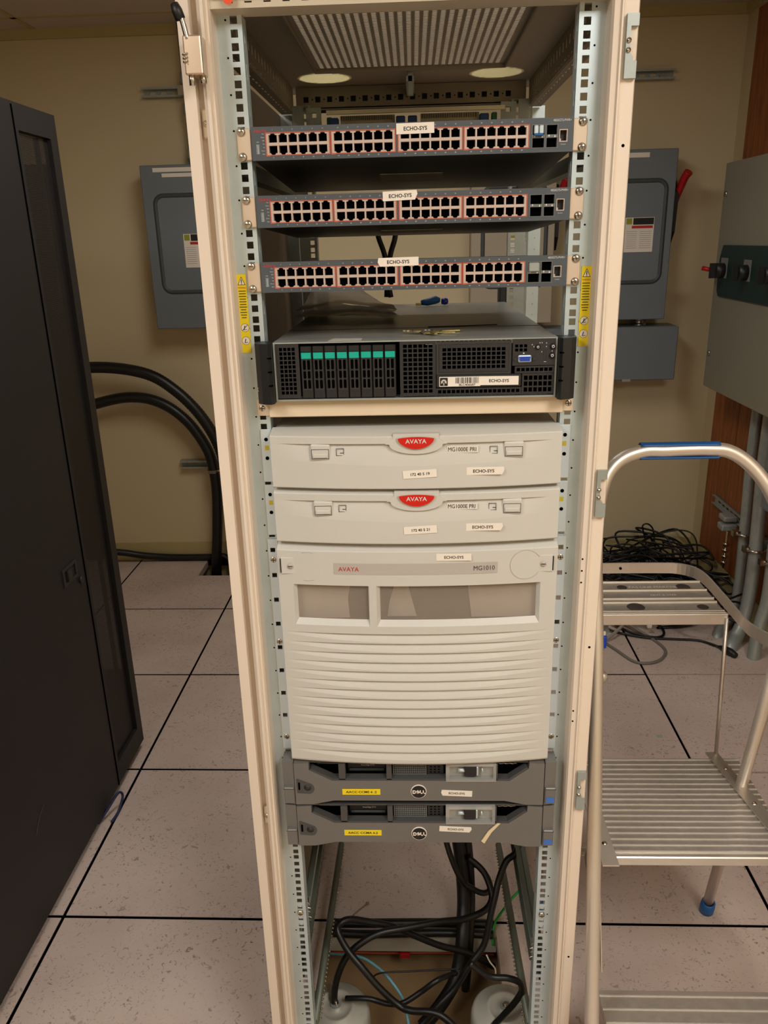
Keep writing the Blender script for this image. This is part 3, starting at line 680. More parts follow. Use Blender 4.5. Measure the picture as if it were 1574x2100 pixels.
# one port, then copies sharing its mesh
PW, PH = .0122, .0116
def port_mesh(flip):
    s_ = -1 if flip else 1; b = MB()
    b.box(-PW/2, PW/2, .0085, .009, -PH/2, PH/2)               # back wall of the cavity
    b.k = 1
    b.box(-PW/2, -PW/2+.0004, .0008, .0085, -PH/2, PH/2).box(PW/2-.0004, PW/2, .0008, .0085, -PH/2, PH/2)
    for a in (-1, 1): b.box(a*PW/2, a*.0034, .0006, .0025, s_*PH/2, s_*(PH/2-.0021))
    for a in (-1, 1): b.box(a*.0034, a*.0024, .0007, .0025, s_*PH/2, s_*(PH/2-.0009))
    return mesh('ethernet_port', b, [blackm, portm])
pm = (port_mesh(False), port_mesh(True))
for gi, g in enumerate(GX0):
    px = [g+.0098+k*.01376 for k in range(6)]
    hs = [(x-PW/2, x+PW/2, Z0+.0282-PH/2, Z0+.0282+PH/2) for x in px]+[(x-PW/2, x+PW/2, Z0+.0128-PH/2, Z0+.0128+PH/2) for x in px]
    blk = part('port_block', MB().plate(g+.0004, g+GW-.0004, Z0+.0066, Z0+.0346, .0004, .0090, hs), portm, sw)
    obj('outline', MB().plate(g-.0002, g+GW+.0002, Z0+.0060, Z0+.0352, -.0003, .0003, [(g+.0010, g+GW-.0010, Z0+.0070, Z0+.0342)]), portline, blk)
    for row, z in ((0, Z0+.0282), (1, Z0+.0128)):
        for x in px:
            obj('ethernet_port', pm[row], None, blk, loc=Vector((x, 0, z)))
    obj('corner_mark', MB().box(g, g+.006, -.0004, -.0003, Z0+.0052, Z0+.0068), portline, blk)
    b = MB()
    for k in range(6): b.text(str(gi*12+2*k+1), .0023, px[k], -.0003, Z0+.0378, align='CENTER'); b.text(str(gi*12+2*k+2), .0023, px[k], -.0003, Z0+.0028, align='CENTER')
    obj('port_number', b, whitep, blk)
u = part('usb_port', MB().plate(-.2122, -.2082, Z0+.0085, Z0+.0205, .0004, .006, [(-.2116, -.2088, Z0+.0091, Z0+.0199)]).box(-.2108, -.2096, .001, .006, Z0+.0095, Z0+.0195), zinc, sw)
b = MB()
for k, l in enumerate(('Pwr', 'Status', 'RPS', 'Fan', 'Up', 'Down', 'Base')): b.text(l, .0020, -.2005, -.0003, Z0+.0328-k*.0042, align='RIGHT')
b.text('USB', .0020, -.2102, -.0003, Z0+.0228, align='CENTER').text('Console', .0020, .2065, -.0003, Z0+.0088, align='CENTER')
part('lettering', b, whitep, sw)
part('logo', MB().text('AVAYA', .0052, -.2145, -.0003, Z0+.0352, sx=1.05, bold=.015), red, sw, 'red maker name')
part('model_number', MB().text('4850GTS-PWR+', .0042, .2165, -.0003, Z0+.0378, sx=.85, align='RIGHT'), whitep, sw)
def sfp(x0, x1, nm):
    b = MB().plate(x0, x1, Z0+.0052, Z0+.0345, -.0005, .008, [(x0+.0009, x1-.0009, Z0+.0060, Z0+.0180), (x0+.0009, x1-.0009, Z0+.0218, Z0+.0338)])
    o = part(nm, b, mat('dim_cage_metal', (110, 112, 110), .5), sw); obj('cavity', MB().box(x0+.001, x1-.001, .007, .008, Z0+.006, Z0+.034), blackm, o)
    obj('latch_marks', MB().prism([(x0+.003, Z0+.0215), (x0+.005, Z0+.0215), (x0+.004, Z0+.0185)], 'y', -.0008, -.0005).prism([(x1-.003, Z0+.0185), (x1-.005, Z0+.0185), (x1-.004, Z0+.0215)], 'y', -.0008, -.0005), white, o)
sfp(.1640, .1818, 'transceiver_cage'); sfp(.1830, .1990, 'transceiver_cage')
part('console_port', MB().plate(.2010, .2120, Z0+.0125, Z0+.0280, -.0002, .006, [(.2019, .2111, Z0+.0136, Z0+.0270)]).box(.2012, .2032, -.0001, .003, Z0+.0125, Z0+.0165), portm, sw)
part('underside_label', MB().box(-.05, .050, .18, .28, Z0-.0002, Z0+.0004), white, sw)
sws = [sw]
for z, wd in ((1.6750, 'middle'), (1.5862, 'lowest')):
    c = dup(sw); c.location = (0, 0, z); c['label'] = '%s of the three slate network switches in the rack' % wd
    sws.append(c)
sticker(sws[0], 'ECHO-SYS', -.0195, .0320, 1.7905, 1.8040, -.0004, .0068, .012, None)
sticker(sws[1], 'ECHO-SYS', -.0400, .0085, 1.7065, 1.7190, -.0004, .0068, .030, 'R')
sticker(sws[2], 'ECHO-SYS', -.0495, .0090, 1.6190, 1.6308, -.0004, .0068, .012, 'L')
b = MB().rbox(.1665, .1725, -.004, .004, 1.7852, 1.7962, .001, 1).rbox(.1735, .1795, -.004, .004, 1.7852, 1.7962, .001, 1)
o = part('transceiver_module', b, zinc, sws[0]); obj('bale_latch', MB().rbox(.1665, .1795, -.0055, -.001, 1.7828, 1.7856, .001, 1), blue, o, 'blue latch')
part('transceiver_module', MB().rbox(.1655, .1805, -.004, .004, 1.6068, 1.6195, .0012, 1), zincd, sws[2], 'grey blanking module')

def sag(root, k):
    # the long chassis sags a little towards its unsupported rear
    for c in root.children:
        if c.name.startswith(('chassis', 'underside_label')):
            c.data = c.data.copy(); z0 = root.location.z-Z0
            for v in c.data.vertices: v.co.z -= k*max(0, v.co.y-.01)
sag(sws[0], .052); sag(sws[1], .034); sag(sws[2], .02)
# ------------------------------------------------------------------ two-unit server on the shelf
zs = 1.4300
sv = thing('rack_server', 'steel-topped two-unit server with teal-tabbed drive bays on cream shelf', 'server', (0, 0, zs))
part('chassis', MB().box(-.205, .207, .012, .66, zs, zs+.0865), steel, sv)
part('front_rim', MB().plate(-.2055, .2085, zs, zs+.0865, -.018, .012, [(-.2030, .2060, zs+.0022, zs+.0845)]), zincd, sv)
part('bay_backing', MB().box(-.2025, .2055, .008, .0115, zs+.002, zs+.0845), blackm, sv)
def grille(x0, x1, z0, z1, nx, nz, y=-.0165, skip=(), nm='perforated_panel', mg=.0022):
    pw, ph = (x1-x0-2*mg)/nx, (z1-z0-2*mg)/nz; hs = []
    for i in range(nx):
        for j in range(nz):
            if (i, j) in skip: continue
            hs.append((round(x0+mg+(i+.12)*pw, 5), round(x0+mg+(i+.88)*pw, 5), round(z0+mg+(j+.12)*ph, 5), round(z0+mg+(j+.88)*ph, 5)))
    return part(nm, MB().plate(round(x0, 5), round(x1, 5), round(z0, 5), round(z1, 5), y, y+.002, hs), grip, sv)
grille(-.2028, -.1682, zs+.004, zs+.0845, 4, 11, mg=.005)
grille(-.0200, .0328, zs+.004, zs+.0845, 6, 11, mg=.004)
grille(.0330, .1585, zs+.0045, zs+.0150, 18, 1, mg=.002)
grille(.1590, .2055, zs+.0045, zs+.0345, 6, 3, mg=.002); grille(.1480, .2055, zs+.0350, zs+.0455, 8, 1, mg=.002)
fr = grille(.0375, .1385, zs+.0390, zs+.0785, 13, 5, y=-.0185, mg=.004)
part('bay_frame', MB().plate(.0335, .1425, zs+.0350, zs+.0830, -.0175, -.012, [(.0372, .1388, zs+.0388, zs+.0787)]), swbody, sv)
part('top_vent', MB().plate(.018, .145, zs+.0790, zs+.0850, -.016, -.013, [(.020+k*.0068, .025+k*.0068, zs+.0812, zs+.0838) for k in range(18)]), steel, sv)
# drive bays
b = MB()
b.rbox(-.0083, .0083, -.0165, .006, .002, .0785, .0008, 1)
bm_ = mesh('drive_carrier', b, mat('carrier_black', (32, 32, 33), .45))
gt = mesh('release_tab', MB().rbox(-.0073, .0073, -.0182, -.0160, .0605, .0695, .0006, 1), teal)
tl = mesh('carrier_latch', MB().rbox(-.0078, .0078, -.0178, -.0160, .0702, .0790, .0008, 1), black)
b = MB()
for a in (-1, 1):
    for z0, z1 in ((.0165, .0295), (.0315, .0425), (.0445, .0585)): b.prism([(a*.0032+p, q) for p, q in rrect(-.0021, .0021, z0, z1, .0016, 3)], 'y', -.01655, -.0162)
sl = mesh('carrier_slots', b, blackm)
gp = mesh('carrier_rim', MB().plate(-.0066, .0066, .0145, .0600, -.0172, -.0165, [(-.0056, -.0008, .0160, .0590), (.0008, .0056, .0160, .0590)]), mat('carrier_rim_grey', (52, 52, 52), .4))
for k in range(8):
    x = -.1577+k*.01764
    d_ = obj('drive_carrier', bm_, None, sv, loc=Vector((x, 0, .0015)))
    for nm, me in (('carrier_latch', tl), ('release_tab', gt), ('carrier_slot', sl), ('carrier_rim', gp)):
        o = obj(nm, me, None, d_)
        if nm == 'release_tab': o['label'] = 'teal release tab'
# control panel
cp = part('control_panel', MB().plate(.1440, .2058, zs+.0465, zs+.0848, -.0180, -.0150, [(.1475+i*.0064, .1521+i*.0064, zs+.0668+j*.0058, zs+.0711+j*.0058) for i in range(3) for j in range(2)]), grip, sv)
vg = part('video_port', MB().rbox(.1520, .1712, -.0210, -.017, zs+.0512, zs+.0618, .002), zinc, sv, 'blue video connector in a silver shell')
obj('connector_face', MB().prism([(.1542, zs+.0532), (.1690, zs+.0532), (.1702, zs+.0600), (.1530, zs+.0600)], 'y', -.0222, -.0208), mat('connector_blue', (40, 80, 190), .4), vg)
b = MB()
for r_ in range(3):
    for k in range(5): b.cyl((.1565+k*.0025, -.0226, zs+.0546+r_*.002), (.1565+k*.0025, -.022, zs+.0546+r_*.002), .0006, 6)
obj('connector_pins', b, ink, vg)
for x in (.1480, .1752): part('jack_screw', MB().cyl((x, -.0200, zs+.0560), (x, -.0178, zs+.0560), .0024, 6), swbody, sv)
for x, z, r in ((.1800, .0730, .0036), (.2018, .0735, .0042), (.2010, .0605, .0042)):
    o = part('button', MB().lathe([(0, -.0215), (r*.7, -.0215), (r, -.020), (r, -.0178)], (x, 0, zs+z), (0, 1, 0), 16), black, sv)
    o2 = obj('button_symbol', MB().lathe([(r*.28, -.0219), (r*.5, -.0219), (r*.5, -.0214)], (x, 0, zs+z), (0, 1, 0), 12), whitep, o)
part('usb_port', MB().plate(.1890, .1935, zs+.0540, zs+.0680, -.0186, -.0178, [(.1898, .1927, zs+.0548, zs+.0672)]), swbody, sv)
b = MB()
for x, z in ((.1720, .0765), (.1745, .0735), (.1860, .0790), (.1830, .0790), (.1925, .0785), (.1925, .0735), (.1860, .0660), (.2010, .0670)): b.prism([(x-.0008, zs+z-.0008), (x+.0008, zs+z-.0008), (x, zs+z+.001)], 'y', -.0185, -.0180)
b.box(.1590, .1612, -.0185, -.018, zs+.0635, zs+.0652).box(.1895, .1930, -.0185, -.018, zs+.0512, zs+.0518)
part('panel_symbol', b, whitep, sv)
# optical slot with asset label
os_ = part('drive_slot_cover', MB().rbox(.0335, .1575, -.0195, -.012, zs+.0165, zs+.0345, .001, 1), grip, sv)
al = part('asset_label', MB().prism(rrect(.0375, .0980, zs+.0180, zs+.0322, .001), 'y', -.0204, -.0196), white, sv, 'white asset label with barcode')
b = MB(); x = .0615; random.seed(7)
while x < .0950:
    w_ = random.choice((.0003, .0005, .0008)); b.box(x, x+w_, -.0207, -.0204, zs+.0225, zs+.0312); x += w_+random.choice((.0004, .0007, .0011))
obj('barcode', b, ink, al)
obj('lettering', MB().text('BLC406687', .0044, .0785, -.0206, zs+.0188, sx=1.15, align='CENTER', bold=.015), ink, al)
obj('emblem_square', MB().prism(rrect(.0385, .0500, zs+.0190, zs+.0312, .0008), 'y', -.0206, -.0204), ink, al)
b = MB()
for k in range(7):
    a = math.radians(-15+k*35); cx, cz = .04425, zs+.0245
    b.prism([(cx+math.cos(a)*.0012, cz+math.sin(a)*.0012), (cx+math.cos(a-.25)*.0036, cz+math.sin(a-.25)*.0036), (cx+math.cos(a)*.0045, cz+math.sin(a)*.0045), (cx+math.cos(a+.25)*.0036, cz+math.sin(a+.25)*.0036)], 'y', -.0208, -.0206)
b.box(.0438, .0447, -.0208, -.0206, zs+.0198, zs+.024)
obj('leaf_emblem', b, white, al)
sticker(sv, 'ECHO-SYS', .0960, .1535, zs+.0192, zs+.0322, -.0204, .0062, -.008, None)
for s_ in (-1, 1):
    x0, x1 = (-.2335, -.2065) if s_ < 0 else (.2095, .2365)
    cx = (x0+x1)/2
    poly = [(x0, -.006), (x0+.002, -.022), (x0+.010, -.030), (x1-.004, -.034), (x1, -.028), (x1, .004), (x0, .004)] if s_ < 0 else [(x0, .004), (x0, -.028), (x0+.004, -.034), (x1-.010, -.030), (x1-.002, -.022), (x1, -.006), (x1, .004)]
    o = part('rack_handle', MB().prism(poly, 'z', zs-.002, zs+.0865), black, sv, 'black plastic rack ear')
    obj('handle_groove', MB().box(x1-.006 if s_ < 0 else x0, x1 if s_ < 0 else x0+.006, -.0345, -.03, zs+.065, zs+.067).box(x1-.006 if s_ < 0 else x0, x1 if s_ < 0 else x0+.006, -.0345, -.03, zs+.045, zs+.047).box(x1-.006 if s_ < 0 else x0, x1 if s_ < 0 else x0+.006, -.0345, -.03, zs+.025, zs+.027), blackm, o)
    obj('handle_screw', MB().lathe([(0, -.004), (.004, -.003), (.0055, 0)], (s_*.2285, -.020, zs+.019), (0, 1, 0), 16), chrome, o)
# lid details
part('lid_seam', MB().box(-.205, .207, .145, .1465, zs+.0864, zs+.0869), swbody, sv)
part('lid_slot', MB().prism([(.026, .150), (.140, .164), (.140, .174), (.024, .160)], 'z', zs+.0865, zs+.0868), blackm, sv)
part('lid_label', MB().prism([(-.125, -.010), (-.076, -.010), (-.076, .016), (-.120, .018)], 'z', zs+.0865, zs+.0868), mat('greyed_paper', (196, 192, 182), .5), sv)

# ------------------------------------------------------------------ shelf
sh = thing('rack_shelf', 'cream steel shelf carrying the steel-topped server', 'shelf', (0, 0, 1.4028))
part('shelf_front', MB().rbox(-.2205, .2235, -.004, .001, 1.4028, 1.4292, .0012, 1), beige2, sh)
part('shelf_tray', MB().box(-.2205, .2235, .001, .60, 1.4270, 1.4292), beige2, sh)
for s_ in (-1, 1): part('shelf_flange', MB().box(s_*.2210, s_*.2395, .0045, .0066, 1.4040, 1.4290), beige2, sh)

# items on the server lid
def crumple(seed, P, y0, h, n=26):
    random.seed(seed)
ys_ = zs+.0868
random.seed(11)
def bag(pts, lift, seed, nx=22, ny=14):
    # pts: four corners of the sheet on the lid; lift(u,v) gives its height
    random.seed(seed); rows = []
    A, B_, C_, D_ = [Vector(p) for p in pts]
    ph = [random.uniform(0, 6) for _ in range(6)]
    for j in range(ny+1):
        v = j/ny; r = []
        for i in range(nx+1):
            u = i/nx; p = A.lerp(B_, u).lerp(D_.lerp(C_, u), v)
            h_ = lift(u, v)+.0016*math.sin(9*u+ph[0]+4*v)+.0012*math.sin(17*v+ph[1]-6*u)+.0006*math.sin(31*u+13*v+ph[2])+random.uniform(0, .0003)
            r.append((p.x+.004*math.sin(11*v+ph[3]), p.y+.005*math.sin(12*u+ph[4]), ys_+.002+max(0, h_)))
        rows.append(r)
    return MB().grid(rows)
t = thing('plastic_bag', 'crumpled see-through plastic bag lying at the left back of the server lid', 'bag', (-.13, .35, ys_))
part('bag_sheet', bag([(-.215, .27, 0), (-.030, .25, 0), (-.035, .40, 0), (-.215, .50, 0)], lambda u, v: .006+.010*math.sin(PI*u)*(.4+.6*v), 3), baggy, t)
part('bag_sheet', bag([(-.222, .36, 0), (-.028, .33, 0), (-.10, .56, 0), (-.19, .60, 0)], lambda u, v: .014+.052*v**1.2*max(0, 1-.75*u)+.008*math.sin(PI*u), 5), baggy, t)
t = thing('key_bunch', 'small bunch of brass keys and a ring near the front of the server lid', 'keys', (.04, .055, ys_))
ringp = [(.022+.011*math.cos(a), .060+.011*math.sin(a), ys_+.002+.002*math.sin(a)) for a in [k*2*PI/24 for k in range(24)]]
part('key_ring', MB().tube(ringp, .0009, 6, True), chrome, t)
brass = mat('worn_brass', (190, 175, 120), .3, .9, var=.1)
for (x, y, a, L_) in ((.030, .062, .25, .048), (.028, .055, -.35, .038), (.012, .052, 2.9, .030), (.020, .048, -1.0, .03)):
    c, s_ = math.cos(a), math.sin(a); H = [(x+math.cos(q)*.009+c*.006, y+math.sin(q)*.009+s_*.006) for q in [k*2*PI/14 for k in range(14)]]
    zz = ys_+.0015+abs(a)*.0008
    b = MB().prism(H, 'z', zz, zz+.002)
    bl = [(.012, -.0032), (L_*.9, -.0032), (L_, 0), (L_*.93, .0025), (L_*.80, .0010), (L_*.72, .0030), (L_*.6, .0012), (L_*.5, .0030), (.012, .0030)]
    b.prism([(x+c*p-s_*q, y+s_*p+c*q) for p, q in bl], 'z', zz, zz+.002)
    part('key', b, brass, t)
t = thing('usb_stick', 'translucent blue memory stick with a cap on the server lid', 'usb stick', (.05, .58, ys_))
part('stick_body', MB().tube([(.018, .575, ys_+.008), (.03, .578, ys_+.009), (.05, .582, ys_+.013), (.058, .584, ys_+.012)], .008, 12, rfun=lambda i, n: (.005, .008, .0085, .005)[i]), blue, t)
part('metal_plug', MB().box(.006, .018, .568, .580, ys_+.0025, ys_+.0075), brass, t)
part('cap', MB().lathe([(0, -.008), (.006, -.007), (.0075, 0), (.006, .006), (0, .008)], (.069, .588, ys_+.009), (1, .2, 0), 16), mat('royal_blue_plastic', (30, 50, 170), .3), t)
# ------------------------------------------------------------------ patch block at the top rear
t = thing('patch_panel', 'cream terminal strip with blue plugs across the upper back of the rack', 'patch panel', (0, .77, 1.88))
part('cream_bar', MB().box(-.185, .205, .735, .745, 1.918, 1.926), mat('cream_plastic_bar', (226, 216, 186), .5), t)
for x0, x1 in ((-.155, -.035), (.022, .150)):
    part('terminal_block', MB().box(x0, x1, .742, .775, 1.885, 1.915), mat('cream_terminal', (176, 164, 134), .6), t)
    b = MB()
    for k in range(24): b.box(x0+.003+k*(x1-x0-.006)/24, x0+.003+k*(x1-x0-.006)/24+.0012, .738, .742, 1.905, 1.914).box(x0+.003+k*(x1-x0-.006)/24, x0+.005+k*(x1-x0-.006)/24, .738, .742, 1.886, 1.892)
    part('terminal_teeth', b, mat('dark_brown_contact', (70, 58, 44), .6), t, kind='stuff')
for x in (-.168, -.022, .004, .160): part('blue_plug', MB().rbox(x-.010, x+.010, .725, .745, 1.888, 1.910, .002, 1), mat('deep_blue_plug', (24, 60, 120), .5), t)
for x in (-.178, .182): part('green_plug', MB().rbox(x-.006, x+.006, .730, .745, 1.895, 1.912, .002, 1), mat('deep_green_plug', (24, 90, 50), .5), t)
for s_ in (-1, 1): part('side_bracket', MB().plate(s_*.198 if s_ > 0 else -.232, .232 if s_ > 0 else -.198, 1.87, 1.935, .755, .757, [(s_*.215-.006, s_*.215+.006, 1.915, 1.925)]), zincd, t)

# ------------------------------------------------------------------ moulded gateway fronts
def rowline(fun, z, n=72, x0=-.2195, x1=.2215):
    return [(x0+(x1-x0)*k/n, fun(x0+(x1-x0)*k/n), z if not callable(z) else z(x0+(x1-x0)*k/n)) for k in range(n+1)]
def bulge(x, e=-.020, c=-.040): return e+(c-e)*(1-(x/.2205)**2)
def gateway_small(zb, wd, ip, dz_hidden=0):
    t = thing('media_gateway', '%s of the two slim light grey gateways with red oval badge' % wd, 'gateway', (0, 0, zb), 'slim light grey gateways')
    x0, x1 = -.2195, .2215
    part('chassis', MB().box(x0+.004, x1-.004, .012, .46, zb+.001, zb+.0865), mgrey2, t)
    def top(x): return zb+.0695+.0015*(1-(x/.21)**2)
    def bot(x): return zb+.046-.010*max(0, 1-(x/.205)**2)
    def dep(x):
        q = max(0, 1-(abs(x)/.205)**3); return .0055*min(1, q*1.6)
    rows = [rowline(lambda x: .012, zb+.0000), rowline(bulge, zb+.0002), rowline(bulge, zb+.002)]
    rows.append(rowline(bulge, bot))
    for k in range(1, 7):
        u = k/6; rows.append(rowline(lambda x: bulge(x)+dep(x)*(u**1.3), lambda x: bot(x)+(top(x)-.0004-bot(x))*u))
    rows.append(rowline(bulge, top)); rows.append(rowline(bulge, lambda x: zb+.0800+.0006*(1-(x/.21)**2)))
    rows.append(rowline(lambda x: bulge(x)+.0015, lambda x: zb+.0815+.0006*(1-(x/.21)**2)))
    rows.append(rowline(lambda x: min(.010, bulge(x)+.020), zb+.0865)); rows.append(rowline(lambda x: .012, zb+.0875))
    b = MB().grid(rows[:3]).grid(rows[2:4]).grid(rows[3:10]).grid(rows[9:11], False).grid(rows[10:12]).grid(rows[11:13]).grid(rows[12:])
    for x in (x0, x1):
        pr = [r[0 if x == x0 else -1] for r in rows]; b.add(pr+[(x, .012, zb)], [tuple(range(len(pr)+1))])
    b.keep = True; part('front_cover', b, mgrey, t)
    yb = bulge(0)
    # badge surround: rim follows the badge
    cx = .0022
    def oval(sc, dz=0):
        P = []
        for k in range(13): u = -1+k/6; P.append((cx+u*.0268*sc, zb+.0795+dz+.0022*(1-u*u)*sc))
        for k in range(1, 16):
            a = PI*k/16; P.append((cx+math.cos(a)*.0268*sc, zb+.0785+dz-math.sin(a)*.0150*sc*(.75+.25*math.sin(a))))
        return P
    part('badge_surround', MB().prism([(cx-.034, zb+.0862), (cx-.034, zb+.0790), (cx-.046, zb+.0705)]+[(cx-.040+.04*(1-math.cos(PI*k/12)), zb+.0700-.0150*math.sin(PI*k/12)) for k in range(13)]+[(cx+.046, zb+.0705), (cx+.034, zb+.0790), (cx+.034, zb+.0862)], 'y', yb-.0010, yb+.010), mgrey, t)
    part('badge_rim', MB().prism(oval(1.07, .0002), 'y', yb-.0032, yb-.0022), mat('silver_rim', (206, 196, 186), .3, .3), t)
    bd = part('badge', MB().prism(oval(1.0), 'y', yb-.0044, yb-.0032), mat('glossy_red_badge', (205, 30, 22), .2), t, 'red oval badge')
    obj('lettering', MB().text('AVAYA', .0092, cx, yb-.0047, zb+.0722, sx=1.05, align='CENTER', bold=.012), whitep, bd)
    # sliding latches
    for s_ in (-1, 1):
        xc = s_*.1452+.003; y = bulge(xc)
        part('latch_housing', MB().rbox(xc-.0150, xc+.0150, y-.0018, y+.008, zb+.0450, zb+.0700, .0025, 2), mgrey, t)
        o = part('latch_slide', MB().plate(xc-.0132, xc+.0132, zb+.0475, zb+.0625, y-.0022, y-.0017, [(xc-.0126, xc+.0126, zb+.0481, zb+.0619)]), ink, t)
        obj('latch_lip', MB().rbox(xc-.0115, xc+.0115, y-.0042, y-.001, zb+.0492, zb+.0560, .0014, 2), mgrey, o)
        xq = s_*.1152+.003; y = bulge(xq)+dep(xq)*.5-.0012
        o = part('lock_window', MB().plate(xq-.0058, xq+.0058, zb+.0520, zb+.0635, y, y+.0006, [(xq-.0052, xq+.0052, zb+.0526, zb+.0629)]), swbody, t)
        obj('lock_slot', MB().box(xq, xq+.0058, y-.0002, y, zb+.0560, zb+.0568), ink, o)
        for z, q in ((zb+.073, .004), (zb+.010, .004)):
            pass
        e0, e1 = sorted((s_*.2215, s_*.2385))
        part('mounting_flange', MB().rbox(e0-(.002 if s_ > 0 else -.0), e1, .0045, .0068, zb+.001, zb+.086, .001, 1), mat('blue_white_zinc', (206, 218, 224), .4, .3), t)
        part('flange_hole', MB().cyl((s_*.2300, .0040, zb+.070), (s_*.2300, .0046, zb+.070), .0030, 10), blackm, t)
        part('flange_hole', MB().cyl((s_*.2300, .0040, zb+.040), (s_*.2300, .0046, zb+.040), .0030, 10), blackm, t)
        part('flange_sticker', MB().box(s_*.2295-.003, s_*.2295+.003, .0041, .0046, zb+.053, zb+.060), mat('mustard_sticker', (196, 176, 40), .5), t)
    y = bulge(.07)+dep(.07)*.55-.0006
    ms = part('model_strip', MB().box(.0480, .0950, y-.0006, y, zb+.0550, zb+.0660), mat('model_strip_film', (222, 216, 206), .5), t)
    obj('lettering', MB().text('MG1000E PRI', .0090, .0495, y-.0010, zb+.0572, sx=.84), ink, ms)
    yq = bulge(.007)-.0006; sticker(t, ip, -.0180, .0330, zb+.0178, zb+.0302, yq, .0060, .055, None)
    yq = bulge(.10)-.0012; sticker(t, 'ECHO-SYS', .0720, .1345, zb+.0205, zb+.0325, yq+.0022*0, .0068, .006, 'R')
    return t
gateway_small(1.2965, 'upper', '172 40 5 19')
gateway_small(1.2068, 'lower', '172 40 5 21')

# large gateway
zb = .8000; zt = 1.2050
t = thing('media_gateway', 'tall light grey gateway with two smoked windows and many louvres', 'gateway', (0, 0, zb))
x0, x1 = -.2205, .2225
part('chassis', MB().box(x0+.006, x1-.006, .012, .50, zb+.002, zt-.002), mgrey2, t)
def bl(x): return -.024-.016*(1-(x/.2215)**2)
XS = [-.2205, -.1975, -.1970, -.0755, -.0745, -.0640, -.0630, .1965, .1970, .2225]
def full(fun, z): return rowline(fun, z, 60, x0, x1)
rows = [full(bl, zb+.0005)]
segs = []
PZ = 1.0503; PP = .01737
zcur = zb+.002
b = MB()
edges = [PZ-k*PP for k in range(14)]
b.grid([full(lambda x: .012, zb), full(bl, zb+.0005), full(bl, zb+.004)])
lowest = edges[-1]
def hgt(x): return .0035+.0118*max(0, 1-(x/.212)**2)
def dpt(x): return .0062*min(1, 2.4*max(0, 1-(abs(x)/.2120)))
prev = full(bl, zb+.004)
for e in reversed(edges):
    st = full(bl, lambda x: max(e-hgt(x)-.0006, e-.0158))
    b.grid([prev, st])
    r = [st]
    for k in range(1, 5):
        u = k/4; r.append(full(lambda x: bl(x)+dpt(x)*u**1.2, lambda x: max(e-hgt(x)-.0006, e-.0158)*(1-u)+(e-.0004)*u))
    b.grid(r); top_ = full(bl, e); b.grid([r[-1], top_], False); prev = top_
    b.add([st[0], r[-1][0], top_[0]], [(0, 1, 2)]); b.add([st[-1], r[-1][-1], top_[-1]], [(0, 1, 2)])
b.grid([prev, full(bl, 1.0600)])
b.keep = True; part('louvred_cover', b, mgrey, t)
# upper cover with window openings: boards following the bulge
def seg(xa, xb, za, zc, n=8, yo=0):
    bb = [[(xa+(xb-xa)*k/n, bl(xa+(xb-xa)*k/n)+yo, z) for k in range(n+1)] for z in (za, zc)]
    return bb
b = MB()
W = [(-.1975, -.0755), (-.0635, .1970)]; ZW0, ZW1 = 1.0640, 1.1355
b.grid(seg(x0, x1, 1.0600, ZW0, 60), False); b.grid(seg(x0, x1, ZW1, 1.1930, 60), False)
for xa, xb in ((x0, W[0][0]), (W[0][1], W[1][0]), (W[1][1], x1)): b.grid(seg(xa, xb, ZW0, ZW1, 6), False)
b.grid([full(bl, 1.1930), full(lambda x: bl(x)+.0015, 1.1942), full(lambda x: min(.011, bl(x)+.022), zt-.001), full(lambda x: .012, zt)], False)
for x in (x0, x1): b.add([(x, bl(x), zb+.0005), (x, bl(x), 1.193), (x, .011, zt), (x, .012, zb)], [(0, 1, 2, 3)])
# window reveals
for xa, xb in W:
    ia, ib, ja, jb = xa+.0055, xb-.0015 if xb < 0 else xb-.0055, ZW0+.0095, ZW1-.0015
    n = 12
    out_t = [(xa+(xb-xa)*k/n, bl(xa+(xb-xa)*k/n), ZW1) for k in range(n+1)]; in_t = [(ia+(ib-ia)*k/n, bl(ia+(ib-ia)*k/n)+.007, jb) for k in range(n+1)]
    out_b = [(p[0], p[1], ZW0) for p in out_t]; in_b = [(p[0], p[1], ja) for p in in_t]
    b.grid([out_t, in_t], False); b.grid([out_b, in_b], False); b.grid([[out_t[0], out_b[0]], [in_t[0], in_b[0]]], False); b.grid([[out_t[-1], out_b[-1]], [in_t[-1], in_b[-1]]], False)
    p_ = [[(ia+(ib-ia)*k/n, bl(ia+(ib-ia)*k/n)+.0072, z) for k in range(n+1)] for z in (ja-.001, jb+.001)]
    part('window_pane', MB().grid(p_), pane, t, 'smoked plastic window pane')
b.keep = True; part('upper_cover', b, mgrey, t)
inner = mat('inner_grey_brown', (128, 114, 98), .6, var=.04); lightc = mat('pale_reflection', (222, 210, 200), .6, var=.03)  # pale shapes behind the panes imitate reflections in the windows
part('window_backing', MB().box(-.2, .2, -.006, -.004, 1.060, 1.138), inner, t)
part('reflection_shape', MB().prism([(-.195, 1.066), (-.110, 1.066), (-.112, 1.10), (-.106, 1.136), (-.195, 1.136)], 'y', -.009, -.007), lightc, t)
part('reflection_shape', MB().prism([(-.048, 1.068), (.000, 1.068), (-.016, 1.136), (-.032, 1.136), (-.044, 1.095)], 'y', -.009, -.007), lightc, t)
part('reflection_shape', MB().prism([(.090, 1.066), (.195, 1.066), (.195, 1.136), (.082, 1.136)], 'y', -.009, -.007), lightc, t)
def onb(x, d=.0006): return bl(x)-d
n = 24; sa, sb = -.1302, .1278
b = MB().grid([[(sa+(sb-sa)*k/n, onb(sa+(sb-sa)*k/n, .0005), z) for k in range(n+1)] for z in (1.1552, 1.1742)])
ns = part('name_strip', b, mgstrip, t, 'darker grey name strip')
